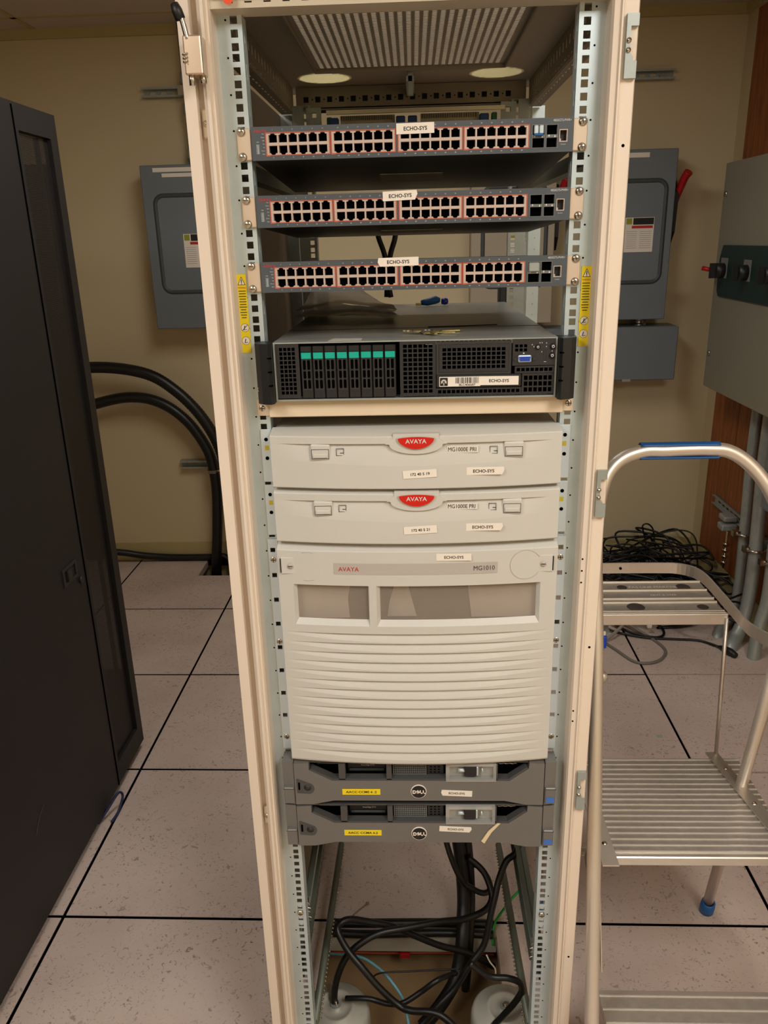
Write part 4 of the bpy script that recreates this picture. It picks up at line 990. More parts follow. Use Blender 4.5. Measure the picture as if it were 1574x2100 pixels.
tx = MB().text('AVAYA', .0104, -.1228, 0, 1.1610, sx=.98); tx.v = [(p[0], onb(p[0], .0010), p[2]) for p in tx.v]
obj('lettering', tx, red, ns, 'red maker name')
tx = MB().text('MG1010', .0108, .0895, 0, 1.1612, sx=.90); tx.v = [(p[0], onb(p[0], .0010), p[2]) for p in tx.v]
obj('lettering', tx, mat('dark_grey_ink', (70, 66, 64), .6), ns)
sticker(t, 'ECHO-SYS', .0315, .0865, 1.1788, 1.1905, bl(.059)-.0012, .0064, .0, None)
for s_ in (-1, 1):
    y = bl(.2)-.0006
    xi = s_*.2; 
    part('latch_plate', MB().rbox(min(s_*.1860, s_*.2150), max(s_*.1860, s_*.2150), y-.0002, y+.004, 1.1535, 1.1815, .0006, 1), mgrey, t)
    o = part('latch_screw', MB().lathe([(0, y-.0022), (.0042, y-.0022), (.0046, y-.0012)], (xi, 0, 1.1672), (0, 1, 0), 20), mgstrip, t)
    obj('drive_slot', MB().box(xi-.0036, xi+.0036, y-.0025, y-.0021, 1.1666, 1.1678), ink, o)
    part('latch_gap', MB().box(s_*.2155-.0008, s_*.2155+.0008, y-.001, y, 1.1560, 1.1800), ink, t)
    cxr = s_*.172; R = .0245
    b = MB().tube([(cxr+R*math.cos(a), bl(cxr+R*math.cos(a))-.0002, 1.1670+R*math.sin(a)) for a in ([math.radians(30+k*9.6) for k in range(32)] if s_ > 0 else [math.radians(110-k*6) for k in range(8)])], .0005, 5)
    if s_ < 0: b.tube([(cxr+R*math.cos(a), bl(cxr+R*math.cos(a))-.0002, 1.1670+R*math.sin(a)) for a in [math.radians(-110+k*6) for k in range(8)]], .0005, 5)
    part('moulded_arc', b, mgstrip, t)
    e0, e1 = sorted((s_*.2240, s_*.2400))
    hs = [(s_*.2325-.004, s_*.2325+.004, round(zb+.022+k*.0445, 4), round(zb+.030+k*.0445, 4)) for k in range(9)]
    part('mounting_flange', MB().plate(e0, e1, zb+.002, zt-.004, .0045, .0066, hs), MATS['blue_white_zinc'], t)

# ------------------------------------------------------------------ two charcoal servers
HON = None
def dark_server(zb, label, ytxt, ip, glue):
    t = thing('rack_server', label, 'server', (0, 0, zb), 'charcoal servers with round badge')
    h = .0885; YF = -.030
    part('chassis', MB().box(-.2165, .2165, .006, .66, zb+.002, zb+.0845), swbody, t)
    Z = lambda v: zb+v
    # bezel outline (x, z) with the wide notch for the vents
    body = [(-.2180, Z(.0)), (-.188, Z(.0005)), (-.150, Z(.0088)), (.150, Z(.0088)), (.188, Z(.0005)), (.2175, Z(.0)), (.2175, Z(.0855)), (.1915, Z(.0875)), (.1905, Z(.076)), (.158, Z(.0505)), (-.1515, Z(.0505)), (-.1915, Z(.0725)), (-.1915, Z(.0875)), (-.2180, Z(.0855))]
    part('bezel', MB().prism(body, 'y', YF, YF+.018), dell, t)
    # softer inner lip of the notch
    lipp = [(-.1915, Z(.0725)), (-.1515, Z(.0505)), (.158, Z(.0505)), (.1905, Z(.076)), (.1860, Z(.0775)), (.1560, Z(.0540)), (-.1500, Z(.0540)), (-.1880, Z(.0745))]
    part('notch_lip', MB().prism(lipp, 'y', YF+.001, YF+.016), delld, t)
    part('top_lip', MB().box(-.1915, .1905, YF+.006, YF+.018, Z(.0845), Z(.0872)), delld, t)
    for xa, xb in ((-.1395, -.1280), (-.0560, -.0470), (.1352, .1372)): part('divider', MB().box(xa, xb, YF+.001, YF+.016, Z(.052), Z(.086)), delld, t)
    part('bezel_foot', MB().prism([(-.2180, YF+.018), (-.188, YF+.018), (.188, YF+.018), (.2175, YF+.018), (.2175, .004), (-.218, .004)], 'z', Z(.001), Z(.006)), delld, t)
    part('front_face', MB().box(-.19, .19, -.004, .006, Z(.046), Z(.086)), blackm, t)
    # left cluster: buttons and video port
    o = part('front_port_cluster', MB().rbox(-.1860, -.1410, -.008, -.003, Z(.070), Z(.086), .001, 1), grip, t)
    obj('video_port', MB().rbox(-.1620, -.1430, -.0105, -.008, Z(.0735), Z(.0825), .002, 1), swbody, o)
    obj('usb_port', MB().plate(-.1850, -.1815, Z(.073), Z(.084), -.0090, -.008, [(-.1845, -.182, Z(.0735), Z(.0835))]).plate(-.1790, -.1730, Z(.073), Z(.084), -.0090, -.008, [(-.1785, -.1765, Z(.0735), Z(.0835)), (-.1755, -.1735, Z(.0735), Z(.0835))]), zincd, o)
    obj('power_button', MB().cyl((-.1672, -.010, Z(.080)), (-.1672, -.008, Z(.080)), .0016, 12), whitep, o)
    part('drive_edge', MB().box(-.1800, -.1410, -.0065, -.004, Z(.0690), Z(.0696)), zinc, t)
    # display module
    o = part('display_module', MB().rbox(-.1262, -.0572, -.0095, -.003, Z(.0545), Z(.0862), .0015, 1), black, t)
    obj('asset_label', MB().box(-.1245, -.0655, -.0104, -.0095, Z(.0815), Z(.0855)), white, o, 'thin white asset label')
    obj('label_mark', MB().box(-.1245, -.1145, -.0107, -.0103, Z(.0818), Z(.0853)).text('BLC 4046715', .0034, -.0900, -.0107, Z(.0822), align='CENTER'), ink, o)
    obj('display', MB().box(-.1030, -.0700, -.0101, -.0095, Z(.0720), Z(.0780)), mat('dark_blue_display', (20, 26, 60), .2), o)
    obj('lettering', MB().text('PowerEdge R710', .0040, -.1015, -.0101, Z(.0678), sx=.85), whitep, o)
    obj('tick_mark', MB().prism([(-.1180, Z(.0760)), (-.1170, Z(.0750)), (-.1140, Z(.0778)), (-.1150, Z(.0785))], 'y', -.0100, -.0095).cyl((-.0620, -.0104, Z(.0765)), (-.0620, -.0095, Z(.0765)), .0018, 12), whitep, o)
    obj('tray_bar', MB().rbox(-.1230, -.0600, -.0125, -.0090, Z(.0575), Z(.0625), .001, 1), swbody, o)
    # honeycomb vent
    nx, nz = 17, 7; xa, xb, za, zc = -.0450, .0140, Z(.0545), Z(.0865)
    hs = []
    for i in range(nx):
        for j in range(nz):
            hs.append((round(xa+.001+(i+.14)*(xb-xa-.002)/nx, 5), round(xa+.001+(i+.82)*(xb-xa-.002)/nx, 5), round(za+.001+(j+.14)*(zc-za-.002)/nz, 5), round(za+.001+(j+.78)*(zc-za-.002)/nz, 5)))
    part('vent_grille', MB().plate(xa, xb, round(za, 5), round(zc, 5), -.0175, -.0165, hs), MATS['dim_cage_metal'], t)
    part('vent_side', MB().rbox(.0148, .0445, -.016, -.004, Z(.0545), Z(.0865), .001, 1), grip, t)
    b = MB()
    for i in range(3):
        for j in range(5): b.box(.020+i*.007, .0235+i*.007, -.0168, -.016, Z(.058+j*.0055), Z(.0595+j*.0055))
    part('vent_side_slots', b, blackm, t, kind='stuff')
    # clear key holder with a dark plug in it
    ch = part('clear_holder', MB().plate(.0475, .1345, Z(.0505), Z(.0868), YF-.002, YF+.012, [(.0535, .1290, Z(.0560), Z(.0820))]), clearp, t, 'clear plastic holder')
    obj('holder_back', MB().box(.0530, .1295, YF+.009, YF+.012, Z(.0555), Z(.0825)), clearp, ch)
    obj('holder_shell', MB().box(.0485, .1335, YF+.013, YF+.014, Z(.0515), Z(.0862)), mat('grey_holder_back', (165, 163, 156), .4), ch)
    pg = part('stored_plug', MB().rbox(.0790, .1010, YF-.001, YF+.008, Z(.0600), Z(.0810), .002, 2), black, t, 'dark plug in the clear holder')
    obj('plug_tip', MB().cyl((.0690, YF+.003, Z(.0710)), (.0800, YF+.003, Z(.0710)), .0036, 14), zinc, pg)
    obj('plug_cap', MB().cyl((.1095, YF+.004, Z(.0710)), (.1120, YF+.004, Z(.0710)), .0045, 14).rbox(.1000, .1040, YF, YF+.006, Z(.061), Z(.079), .001, 1), zinc, pg)
    # right vents
    b = MB()
    for k in range(5): b.rbox(.1400+k*.0075, .1455+k*.0075, -.012, -.004, Z(.0765), Z(.0860), .001, 1)
    part('vent_ribs', b, grip, t)
    part('bright_catch', MB().tube([(.139+k*.0034, -.0125, Z(.0735)+(.0012 if k % 3 == 0 else 0)) for k in range(11)], .0008, 6), chrome, t)
    # key lock and marks on the left
    kl = part('key_lock', MB().prism([(-.2140, Z(.026))]+[(-.1935+.0095*math.cos(a), Z(.0345)+.0105*math.sin(a)) for a in [math.radians(-80+k*20) for k in range(9)]]+[(-.2125, Z(.0545)), (-.2148, Z(.0530))], 'y', YF-.0014, YF+.002), delld, t)
    obj('lock_barrel', MB().lathe([(0, YF-.003), (.0038, YF-.003), (.0042, YF-.0016), (.0066, YF-.0016), (.0070, YF-.0012)], (-.1955, 0, Z(.0372)), (0, 1, 0), 20), swbody, kl)
    obj('unlock_slider', MB().rbox(-.2118, -.2085, YF-.003, YF, Z(.0325), Z(.0480), .001, 1), blackm, kl)
    # round badge
    bx = part('badge', MB().cyl((-.0002, YF-.0016, Z(.0290)), (-.0002, YF+.001, Z(.0290)), .0138, 36), white, t, 'round badge with white rim')
    obj('badge_field', MB().cyl((-.0002, YF-.0022, Z(.0290)), (-.0002, YF-.001, Z(.0290)), .0126, 36), ink, bx)
    # heavy letters with the second one tilted
    def L(b, poly, ox, s=1.0, rot=0):
        c, q = math.cos(rot), math.sin(rot)
        b.prism([(ox+(p*c-r*q)*s, Z(.0290)+(p*q+r*c)*s) for p, r in poly], 'y', YF-.0027, YF-.0022)
    b = MB(); S = .0070
    def Dl(ox):
        for p in ([(-.4, -.5), (-.12, -.5), (-.12, .5), (-.4, .5)], [(-.4, .26), (.1, .26), (.38, 0.05), (.4, .0), (.12, .5), (-.4, .5)], ): pass
        o_ = [(-.42, -.5), (.05, -.5)]+[(.05+.40*math.cos(a), .5*math.sin(a)) for a in [math.radians(-80+k*20) for k in range(9)]]+[(.05, .5), (-.42, .5)]
        i_ = [(-.16, -.26), (.04, -.26)]+[(.04+.18*math.cos(a), .26*math.sin(a)) for a in [math.radians(-80+k*20) for k in range(9)]]+[(.04, .26), (-.16, .26)]
        n = len(o_); V = []
        for y in (YF-.0027, YF-.0022):
            V += [(ox+p*S, y, Z(.0290)+q*S) for p, q in o_]+[(ox+p*S, y, Z(.0290)+q*S) for p, q in i_]
        F = []
        for k in range(n):
            j = (k+1) % n; F += [(k, j, n+j, n+k), (k, j, 2*n+j, 2*n+k), (n+k, n+j, 3*n+j, 3*n+k)]
        b.add(V, F)
    Dl(-.0080)
    for r in (.32, 0, -.32): L(b, [(-.42, r-.11), (.42, r-.11), (.42, r+.11), (-.42, r+.11)], -.0018, S, .7)
    L(b, [(-.44, -.43), (-.18, -.43), (-.18, .43), (-.44, .43)], -.0018, S, .7)
    for ox in (.0040, .0094):
        L(b, [(-.34, -.5), (-.06, -.5), (-.06, .5), (-.34, .5)], ox, S); L(b, [(-.34, -.5), (.36, -.5), (.36, -.25), (-.34, -.25)], ox, S)
    obj('lettering', b, white, bx)
    # ears
    for s_ in (-1, 1):
        a, c = sorted((s_*.2190, s_*.2385))
        e_ = part('rack_ear', MB().prism([(a, .004), (a, YF+.001), (c, YF+.004) if s_ > 0 else (c, YF+.001), (c, .004)] if s_ > 0 else [(a, .004), (a, YF+.004), (c, YF+.001), (c, .004)], 'z', Z(0), Z(h-.001)), dell, t)
        obj('ear_step', MB().rbox(a+.001, c-.0005, YF-.003, YF+.004, Z(.004), Z(.0375), .0012, 1), dell, e_)
        obj('ear_groove', MB().box(a, c, YF-.0034, YF-.002, Z(.0345), Z(.0352)), delld, e_)
        if s_ > 0:
            st = obj('round_sticker', MB().prism(rrect(a+.003, c-.002, Z(.008), Z(.0185), .002), 'y', YF-.0036, YF-.003), mat('sticker_blue', (60, 110, 190), .3), e_, 'small blue and white sticker')
    # labels
    y1_, y2_ = ytxt[1]
    sticker(t, ytxt[0], -.1345, -.0675, Z(y1_), Z(y2_), YF-.0004, .0064, .0, None, eye, ink, sx=1.1)
    (sx0, sx1, sz0, sz1, tilt, cut) = ip
    sticker(t, 'ECHO-SYS', sx0, sx1, Z(sz0), Z(sz1), YF-.0004, .0060, tilt, cut)
    if glue:
        part('masking_tape_strip', MB().prism([(.1105, Z(.0135)), (.1165, Z(.0085)), (.1290, Z(.0330)), (.1440, Z(.0520)), (.1385, Z(.0525)), (.1225, Z(.0350))], 'y', YF-.0022, YF-.0012), mat('tan_tape', (226, 206, 166), .6), t, 'curled strip of tan tape')
    return t
dark_server(.7085, 'upper of the two charcoal servers with clear key holders', ('AACC CCMS 6 .2', (.0218, .0338)), (.0390, .0935, .0192, .0312, -.045, 'L'), False)
dark_server(.6180, 'lower charcoal server, with a strip of tan tape on its front', ('AACC CCMA 6.2', (.0240, .0360)), (.0360, .0935, .0325, .0440, -.050, 'R'), True)

# ------------------------------------------------------------------ slide rails left in the rack
for s_, z, y0, lab in ((-1, .405, .035, 'empty telescopic slide rail on the left side of the rack'), (1, .318, .025, 'empty telescopic slide rail on the right side of the rack')):
    t = thing('slide_rail', lab, 'slide rail', (s_*.225, .35, z))
    xa = s_*.2275
    part('outer_rail', MB().box(xa-.001, xa+.001, y0, .70, z-.030, z+.030).box(xa-s_*.011, xa, y0, .70, z+.028, z+.030).box(xa-s_*.011, xa, y0, .70, z-.030, z-.028), zincg, t)
    part('inner_rail', MB().box(xa-s_*.006, xa-s_*.005, y0+.02, .60, z-.014, z+.014), zincd, t)
    part('bright_end', MB().tube(spline([(xa-s_*.010, y0-.002, z+.012), (xa-s_*.003, y0-.002, z+.021), (xa-s_*.002, y0-.002, z+.008), (xa-s_*.012, y0-.002, z+.003)]), .0011, 6).tube(spline([(xa-s_*.010, y0-.002, z-.006), (xa-s_*.003, y0-.002, z-.003), (xa-s_*.002, y0-.002, z-.014), (xa-s_*.012, y0-.002, z-.020)]), .0011, 6), chrome, t)

# ------------------------------------------------------------------ under-floor opening
hole_things = []
for x, wd in ((-.193, 'left'), (.188, 'right')):
    t = thing('leveling_foot', '%s stamped round metal foot disc at the bottom of the rack' % wd, 'foot', (x, .140, -.088), 'round foot discs in the floor opening')
    obj('disc', MB().lathe([(0, .110), (.011, .110), (.014, .104), (.031, .102), (.035, .108), (.041, .108), (.046, .100), (.068, .096), (.074, .090), (.0765, .078), (.077, .05)], (0, 0, 0), seg=48), mat('stamped_steel_disc', (186, 182, 170), .5, .15, var=.15, scale=20), t)
    obj('bolt', MB().cyl((0, 0, .108), (0, 0, .116), .007, 6).cyl((0, 0, .114), (0, 0, .122), .0035, 10), chrome, t)
    obj('stem', MB().cyl((0, 0, -.04), (0, 0, .112), .012, 12), zincd, t)
solo('edge_strip', MB().box(-.24, .19, .352, .3535, -.055, -.006), mat('pale_tile_edge', (178, 172, 160), .6), 'pale metal edge strip along the cut floor tile', 'trim strip')
solo('string_line', MB().tube(spline([(-.24, .39, -.100), (-.1, .39, -.103), (.05, .39, -.100), (.19, .39, -.104)]), .003, 8), mat('orange_string', (196, 84, 44), .6), 'orange-red cord running along the back of the floor opening', 'cord')
solo('wire_connector', MB().rbox(-.055, -.028, .36, .38, -.09, -.074, .004), redp, 'small red connector at the back of the floor opening', 'connector')

# ------------------------------------------------------------------ cables in the bottom of the rack
def cable(name, label, pts, r, m_=blackr, grp=None, cat='cable', seg=10, n=8):
    P = spline(pts, n); L0 = P[len(P)//2]
    o = solo(name, MB().tube([p-L0 for p in P], r, seg), m_, label, cat, grp); o.location = L0; return o
G = 'black power cables at the bottom of the rack'
cable('power_cable', 'thick black cable bundle hanging from the middle of the lower server', [(0.02,.55,.60),(0.061,0.450,0.36),(0.094,0.422,0.25),(0.106,0.394,0.146),(0.108,0.367,0.096),(0.105,0.339,0.065),(0.102,0.311,0.035),(0.093,0.283,-0.013),(0.080,0.256,-0.045),(0.043,0.228,-0.09),(0.002,0.200,-0.12)], .0165, grp=G)
cable('power_cable', 'second black cable twisted beside the thick hanging bundle', [(.09,.52,.60),(0.106,0.45,0.40),(0.118,0.43,0.25),(0.125,0.41,.17),(0.128,.39,.09),(.124,.35,.03),(.118,.32,-.03),(.11,.30,-.12)], .011, grp=G)
cable('power_cable', 'black cable looping tightly right of the hanging bundle', [(0.10,0.52,0.60),(0.106,0.470,0.33),(0.121,0.421,0.189),(0.148,0.402,0.167),(0.170,0.393,0.140),(0.174,0.384,0.114),(0.156,0.376,0.111),(0.128,0.367,0.135),(0.095,0.34,0.197),(0.06,0.37,0.30),(.05,.45,.42)], .0072, grp=G)
cable('power_cable', 'long black cable sweeping from upper right down to the lower middle', [(0.245,0.36,.45),(0.229,0.300,0.327),(0.199,0.282,0.297),(0.181,0.264,0.261),(0.172,0.246,0.235),(0.161,0.228,0.199),(0.145,0.210,0.127),(0.113,0.192,0.087),(0.079,0.174,0.037),(0.041,0.156,0.005),(0.001,0.138,-0.034),(-0.027,0.120,-0.058),(-.05,.1,-.12)], .0075, grp=G)
cable('power_cable', 'black cable crossing left and turning down in the left half of the opening', [(0.12,0.400,0.199),(0.153,0.380,0.180),(0.169,0.360,0.157),(0.174,0.335,0.134),(0.154,0.312,0.120),(0.105,0.290,0.117),(0.044,0.260,0.139),(-0.035,0.229,0.152),(-0.092,0.213,0.154),(-0.134,0.198,0.141),(-0.168,0.182,0.117),(-0.188,0.167,0.079),(-0.197,0.151,0.041),(-0.194,0.136,0.003),(-0.177,0.120,-0.022),(-.16,.1,-.1)], .0078, grp=G)
cable('power_cable', 'black cable making the wide left loop across the opening', [(0.178,0.300,-0.043),(0.112,0.286,0.016),(0.044,0.271,0.055),(-0.022,0.257,0.104),(-0.065,0.243,0.141),(-0.121,0.229,0.170),(-0.162,0.214,0.192),(-0.183,0.200,0.192),(-0.186,0.186,0.186),(-0.165,0.165,0.158),(-0.132,0.143,0.131),(-0.091,0.125,0.089),(-0.050,0.112,0.056),(-0.022,0.100,0.055),(0.039,0.085,0.063),(.10,.06,.02)], .0078, grp=G)
cable('power_cable', 'black cable arching over the right foot disc', [(0.103,0.100,0.195),(0.146,0.100,0.158),(0.185,0.100,0.153),(0.210,0.100,0.141),(0.216,0.100,0.116),(0.201,0.100,0.080),(0.175,0.100,0.039),(0.154,0.100,0.002),(.14,.1,-.08)], .0068, grp=G)
cable('power_cable', 'short black cable passing above the left foot disc', [(-.17,.14,.04),(-0.118,0.130,0.052),(-0.077,0.130,0.038),(-0.042,0.130,0.040),(-0.003,0.140,0.060),(0.039,0.150,0.088),(.08,.2,.05)], .006, grp=G)
cable('flat_sleeve', 'flat black braided sleeve lying along the edge of the floor opening', [(-0.232,0.376,0.010),(-0.133,0.376,0.011),(0.047,0.378,0.012),(0.185,0.376,0.011)], .011, grp=None)
cable('flat_sleeve', 'second black sleeve hanging just under the edge sleeve', [(-0.225,0.345,0.012),(-0.133,0.343,0.010),(0.047,0.346,0.014),(0.18,0.345,0.010)], .010)
cable('data_cable', 'thin pale blue cable curving through the floor opening', [(-0.228,0.320,-0.030),(-0.190,0.291,0.000),(-0.142,0.263,0.023),(-0.102,0.234,0.025),(-0.075,0.206,0.024),(-0.049,0.177,0.012),(-0.037,0.149,0.009),(-0.029,0.120,-0.012),(-.02,.1,-.08)], .0032, cyan)
cable('earth_wire', 'thin green earth wire at the right of the rack bottom', [(.262,.50,.12),(0.262,0.450,0.067),(0.237,0.422,0.050),(0.206,0.395,0.030),(0.185,0.367,0.016),(0.180,0.340,-0.02)], .0032, green)
cable('thin_cord', 'thin black cord stretched across the floor opening', [(-.12,.205,.02),(-0.094,0.200,0.047),(-0.022,0.200,0.054),(0.042,0.200,0.059),(0.09,0.200,0.063)], .002)
solo('cable_tie', MB().tube([(-.190, .383, .006), (-.160, .42, .006), (-.1375, .4446, .006)], .0016, 6).rbox(-.142, -.134, .442, .449, .002, .008, .001, 1), mat('tan_nylon', (150, 120, 96), .5), 'loose tan cable tie on the tile behind the black cables', 'cable tie')
solo('cable_tie', MB().tube(spline([(.150, .20, .105), (.158, .20, .085), (.170, .20, .065), (.172, .20, .045)]), .0018, 6), white, 'white cable tie hanging beside the sweeping black cable', 'cable tie')

# ------------------------------------------------------------------ step ladder
ld = thing('step_ladder', 'folding aluminium step ladder with blue hand grip right of the rack', 'ladder', (.52, .2, 0))
def yr(z): return -.200+.380*z
R_ = .0132
lft = [(.306, yr(.02), .02), (.3155, yr(.3), .3), (.3260, yr(.6), .6), (.3362, yr(.9), .9), (.3382, yr(1.08), 1.08)]
ARC = [(.3432, 1.150), (.352, 1.195), (.3665, 1.229), (.393, 1.253), (.432, 1.2655), (.47, 1.266), (.51, 1.267), (.55, 1.267), (.59, 1.263), (.627, 1.240), (.661, 1.198), (.686, 1.140), (.700, 1.080)]
rgt_ = [(.722, yr(.9), .9), (.742, yr(.6), .6), (.760, yr(.3), .3), (.775, yr(0), .02)]
loop = spline(lft+[(x, yr(z), z) for x, z in ARC]+rgt_, 8)
part('front_frame', MB().tube(loop, R_, 18), alum, ld)
gp_ = spline([(.425+k*.0183, yr(1.2655), 1.2655) for k in range(9)], 3)
b = MB(); n_ = len(gp_); rows = []
for p in gp_:
    rows.append([(p.x, p.y+.0165*math.cos(a), p.z+.0165*math.sin(a)) for a in [math.radians(-132+k*264/20) for k in range(21)]])
b.grid(rows); rows2 = [[(q[0], p.y+(q[1]-p.y)*.83, p.z+(q[2]-p.z)*.83) for q in r] for r, p in zip(rows, gp_)]; b.grid(rows2)
b.grid([[r[0] for r in rows], [r[0] for r in rows2]], False); b.grid([[r[-1] for r in rows], [r[-1] for r in rows2]], False); b.grid([rows[0], rows2[0]], False); b.grid([rows[-1], rows2[-1]], False)
part('hand_grip', b, blue, ld, 'blue slotted hand grip')
for x, y in ((.306, yr(0)), (.775, yr(0))): part('foot_cap', MB().cyl((x, y, 0), (x, y, .035), .018, 18), blue, ld)
# rear frame
for xf, xt in ((.735, .700), (.300, .335)):
    part('rear_leg', MB().cyl((xf, .434, .012), (xt, .434-.265*.92, .92), .0125, 18), alum, ld)
    part('foot_cap', MB().lathe([(0, 0), (.0175, 0), (.0180, .022), (.0165, .04), (.013, .041)], (xf, .434, 0), (-.03, -.25, 1), 20), blue, ld, 'blue rubber foot')
part('rear_crossbar', MB().cyl((.31, .360, .255), (.722, .360, .255), .010, 14), alum, ld)
def tread(z, y0, y1, x0, x1, n, nm, thick=.022):
    # ribbed aluminium tread: flat channels with narrow raised ribs
    b = MB().rbox(x0, x1, y0, y1, z-thick, z-.0025, .0015, 1)
    t_ = part(nm, b, alu, ld)
    ps = (y1-y0)/n
    rm = mesh('tread_rib', MB().prism([(-.0020, -.0025), (.0020, -.0025), (.0011, .0006), (-.0011, .0006)], 'x', x0+.001, x1-.001), mat('polished_rib', (236, 230, 222), .25, .6))
    for k in range(n):
        obj('tread_rib', rm, None, t_, loc=Vector((0, y0+(k+.5)*ps, z)))
    bm2 = mesh('tread_channel', MB().prism([(.0021, -.0026), (ps-.0021, -.0026), (ps-.0026, -.0012), (.0026, -.0012)], 'x', x0+.001, x1-.001), mat('worn_aluminium', (176, 168, 158), .45, .55, var=.2, scale=60))
    for k in range(n-1): obj('tread_channel', bm2, None, t_, loc=Vector((0, y0+(k+.5)*ps, z)))
    return t_
t1 = tread(.49, .094, .405, .364, .745, 18, 'step')
t2 = tread(.235, -.165, .008, .350, .765, 6, 'step')
part('step_lip', MB().rbox(.360, .75, .084, .095, .470, .491, .002, 1), alu, ld)
part('step_lip', MB().rbox(.346, .765, -.178, -.164, .210, .236, .002, 1), alu, ld)
for s_, x, dx in ((-1, .372, -.004), (1, .688, .052)):
    b = MB().prism([(x-.012, .42), (x+.016, .42), (x+dx+.020, .06), (x+dx-.012, .06)], 'z', .4905, .4935)
    o = part('step_bracket', b, zincd if 0 else alu, ld)
    for q in (.12, .24, .36): obj('rivet', MB().lathe([(0, .4965), (.004, .4955), (.0055, .4935)], (x+.004+dx*(.42-q)/.36, q, 0), seg=12), chrome, o)
    part('side_gusset', MB().prism([(yr(.49), .49), (.10, .50), (.12, .46), (yr(.36), .36)], 'x', x-.018-(.02 if s_ < 0 else -.075), x-.016-(.02 if s_ < 0 else -.075)), alu, ld)
part('link_strut', MB().cyl((.725, .39, .475), (.757, .15, .48), .006, 8), alu, ld)
part('side_arm', MB().prism([(.678, .430), (.688, .430), (.7, .415), (.712, .415)], 'y', 0, .001) if 0 else MB().tube([(.688, .425, .842), (.700, .415, .478)], .0045, 6), alu, ld)
# tool tray behind the handle
ZT = .850
t3 = part('tool_tray', MB().rbox(.400, .690, .432, .612, ZT-.006, ZT-.002, .001, 1), mat('worn_aluminium', (150, 144, 136), .45, .5), ld, 'ribbed aluminium tray below the handle')
for y in (.445, .492, .512, .558, .606, .436): obj('tray_rib', MB().prism([(y-.0035, ZT-.002), (y+.0035, ZT-.002), (y+.002, ZT+.002), (y-.002, ZT+.002)], 'x', .401, .689), alu, t3)
for x, y, r in ((.640, .578, .014), (.495, .578, .009), (.500, .470, .017), (.650, .468, .010)):
    obj('tray_hole', MB().lathe([(0, ZT-.0017), (r, ZT-.0017), (r+.002, ZT-.0008), (r+.003, ZT-.0017)], (x, y, 0), seg=28), mat('tray_hole_dark', (60, 52, 46), .6), t3)
b = MB()
for l, x, z, s in (('PAS UNE MARCHE', .51, .573, .013), ('NOT A STEP', .55, .529, .010)):
    q = MB().text(l, s, x, 0, 0, sx=1.1); q.v = [(p[0], z+p[2], ZT-.0012) for p in q.v]; b.add(q.v, q.f)
obj('lettering', b, mat('pale_embossing', (246, 240, 232), .5), t3)
obj('tray_lip', MB().rbox(.400, .692, .426, .434, ZT-.026, ZT+.001, .002, 1), alu, t3)
# flat bar around the tray running forward to the front frame
bar = spline([(.400, .690, ZT), (.60, .690, ZT), (.668, .680, ZT), (.702, .630, ZT), (.706, .50, ZT), (.706, .38, ZT), (.715, .33, ZT), (.755, .24, ZT), (.765, .12, ZT)], 5)
b = MB(); rows = [[(p.x, p.y, p.z-.014) for p in bar], [(p.x, p.y, p.z+.014) for p in bar]]
b.grid(rows, False); rows2 = [[(p[0]+.004, p[1]+.004, p[2]) for p in r] for r in rows]; b.grid(rows2, False); b.grid([rows[1], rows2[1]], False); b.grid([rows[0], rows2[0]], False)
fb = part('flat_bar', b, alum, ld)
obj('bar_hole', MB().cyl((.519, .6885, ZT), (.519, .6895, ZT), .0035, 12), blackm, fb)
part('arm_pivot', MB().lathe([(0, -.016), (.010, -.014), (.012, -.008), (.012, 0)], (.362, .20, .831), (0, 1, 0), 20), alu, ld)
part('side_arm', MB().box(.345, .349, .15, .60, .838, .862), alu, ld)

# ------------------------------------------------------------------ heap of cords in the corner
random.seed(21)
gh = 'black cords heaped in the corner behind the ladder'
for k in range(44):
    cx, cy = random.uniform(1.0, 1.34), random.uniform(2.05, 2.66)
    n = random.randint(8, 13); pts = []; r0 = random.uniform(.06, .24); hz = random.uniform(.01, .24); ph = random.uniform(0, 6)
    for j in range(n):
        a = ph+j*random.uniform(.55, .9); rr = r0*random.uniform(.6, 1.15)
        pts.append((min(1.44, max(.72, cx+rr*1.25*math.cos(a))), min(2.82, max(1.86, cy+rr*math.sin(a)))+0, max(.006+.0*j, hz*(.25+.75*abs(math.sin(j*.8+ph)))*(1-.35*abs(cx-1.15)*2))))
    o = cable('tangled_cable', 'one of the loose black cords heaped in the corner behind the ladder', pts, random.choice((.0042, .0048, .0055, .0062)), blackr, gh, 'cable', 7, 6)
cable('tangled_cable', 'black cord standing up in a narrow loop above the heap', [(1.20,2.66,.06),(1.19,2.70,.15),(1.17,2.70,.222),(1.195,2.70,.236),(1.225,2.70,.205),(1.235,2.69,.14),(1.25,2.66,.05)], .0042, cat='cord')
cable('tangled_cable', 'black cord reaching left along the wall from the heap', [(.80,2.70,.15),(.93,2.72,.145),(1.06,2.74,.150),(1.22,2.72,.165),(1.36,2.70,.20),(1.43,2.66,.17),(1.40,2.5,.06)], .0038, cat='cord')
t = thing('extension_cord', 'black cord with a moulded plug end lying on the tiles right of the heap', 'cord', (1.12, 1.88, 0))
part('cord', MB().tube(spline([(.80, 2.0, .03), (.86, 1.95, .012), (.98, 1.90, .008), (1.10, 1.885, .007), (1.20, 1.87, .007), (1.262, 1.81, .010)]), .0052, 8), blackr, t)
part('plug', MB().tube([(1.262, 1.81, .010), (1.272, 1.79, .014), (1.287, 1.755, .015), (1.30, 1.728, .013)], .014, 12, rfun=lambda i, n: (.006, .013, .017, .012)[i]), black, t)
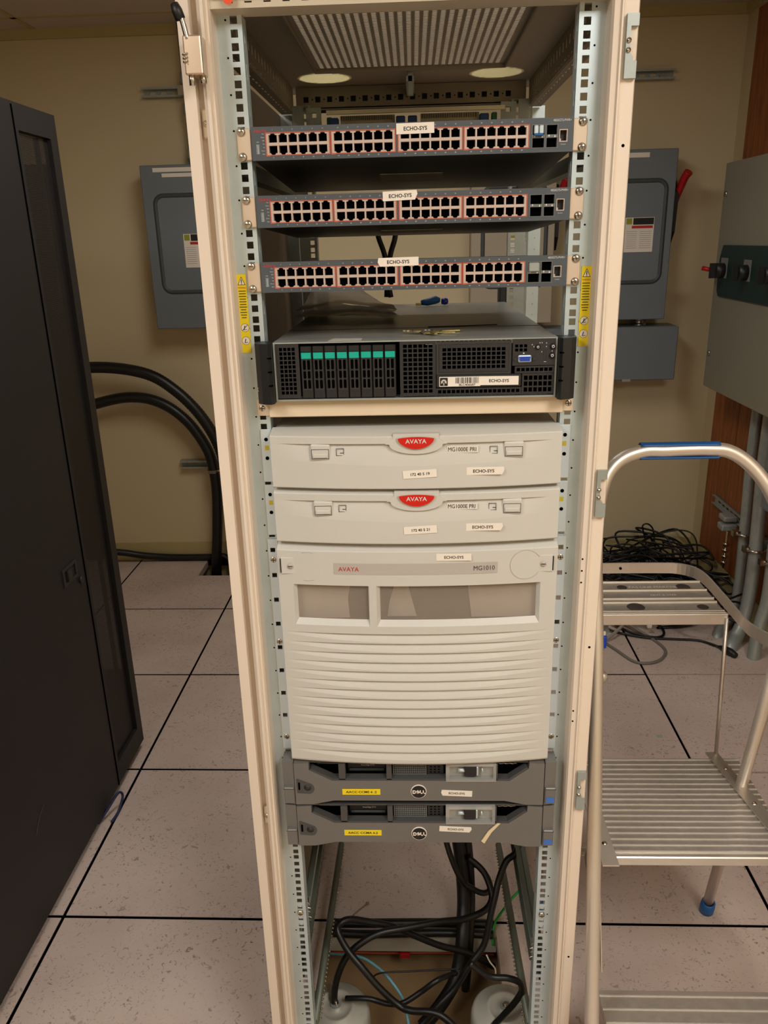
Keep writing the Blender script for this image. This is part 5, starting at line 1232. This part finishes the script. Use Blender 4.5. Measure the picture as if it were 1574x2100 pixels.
cable('tangled_cable', 'black cord looping in front of the heap on the tiles', [(.86,2.02,.02),(.93,1.95,.008),(1.02,1.90,.008),(1.07,1.93,.008),(1.07,2.02,.010),(1.0,2.10,.02),(.92,2.15,.04)], .0055, cat='cord')
cable('grey_cable', 'grey cable lying in a wide loop on the tiles beside the rack post', [(.78,1.90,.006),(.83,1.80,.006),(.88,1.70,.006),(.94,1.685,.006),(1.0,1.72,.006),(1.035,1.80,.006),(1.0,1.91,.006),(.93,1.98,.03),(.88,2.06,.06)], .006, mat('grey_cable_sheath', (120, 114, 106), .5))
cable('grey_cable', 'lighter grey cable rising behind the tray from the tiles', [(.78,1.86,.006),(.84,1.90,.02),(.91,1.97,.045),(.965,2.05,.09),(.99,2.15,.12)], .007, mat('light_grey_cable', (150, 144, 134), .5))
t = thing('power_strip', 'cream power strip lying on the cords under the ladder tray', 'power strip', (.94, 2.0, .06))
obj('strip_body', MB().rbox(-.075, .085, -.022, .022, 0, .034, .006), mat('cream_plastic_strip', (214, 200, 168), .5), t)
obj('socket_slot', MB().box(-.05, -.048, -.0228, -.0218, .012, .022).box(-.03, -.028, -.0228, -.0218, .012, .022).box(.02, .022, -.0228, -.0218, .012, .022), ink, t)
obj('socket_slot', MB().box(.04, .042, -.0228, -.0218, .012, .022), ink, t)
solo('cable_tag', MB().rbox(1.0, 1.02, 1.94, 1.955, .03, .045, .002, 1), white, 'tiny white tag on the cords in front of the heap', 'tag')
t = thing('blue_connector', 'blue plastic connector hanging beside the ladder rail', 'connector', (.36, .53, .68))
t['label'] = 'blue plastic clip with pale tab just right of the ladder front rail'
t.location = (.4275, .449, .786)
obj('clip_body', MB().rbox(-.010, .006, -.006, .006, -.030, .002, .003), mat('bright_blue_plastic', (14, 70, 200), .4), t)
obj('clip_tab', MB().rbox(-.006, .003, -.003, .003, .002, .012, .001, 1), white, t)
solo('grey_wedge', MB().prism([(0, 0), (.03, .05), (.018, .10), (0, .11)], 'y', 0, .02), boxg, 'grey plate under the left end of the ladder tray', 'plate', loc=(.410, .455, .745))

# cables hanging behind the second switch
cable('hanging_cable', 'left of the two black cables hanging between the second and third switch', [(-.085,.72,1.74),(-.083,.70,1.70),(-.075,.69,1.66),(-.062,.69,1.62),(-.055,.69,1.56),(-.05,.69,1.53)], .006, cat='cable')
cable('hanging_cable', 'right of the two black cables hanging between the second and third switch', [(-.040,.72,1.74),(-.036,.70,1.70),(-.038,.69,1.66),(-.050,.69,1.62),(-.058,.70,1.56),(-.06,.70,1.53)], .006, cat='cable')
solo('cable_loop', MB().tube(spline([(-.97, .74, .006), (-.95, .78, .03), (-.930, .82, .055), (-.922, .83, .035), (-.925, .79, .010), (-.932, .75, .0045)]), .004, 8), mat('navy_cable', (26, 34, 80), .5), 'small navy cable loop at the foot of the black cabinet', 'cable')
solo('paper_scrap', MB().box(.828, .848, 1.185, 1.20, .0003, .0012), mat('pale_green_scrap', (150, 170, 150), .6), 'tiny pale green scrap on the tiles behind the ladder steps', 'scrap')
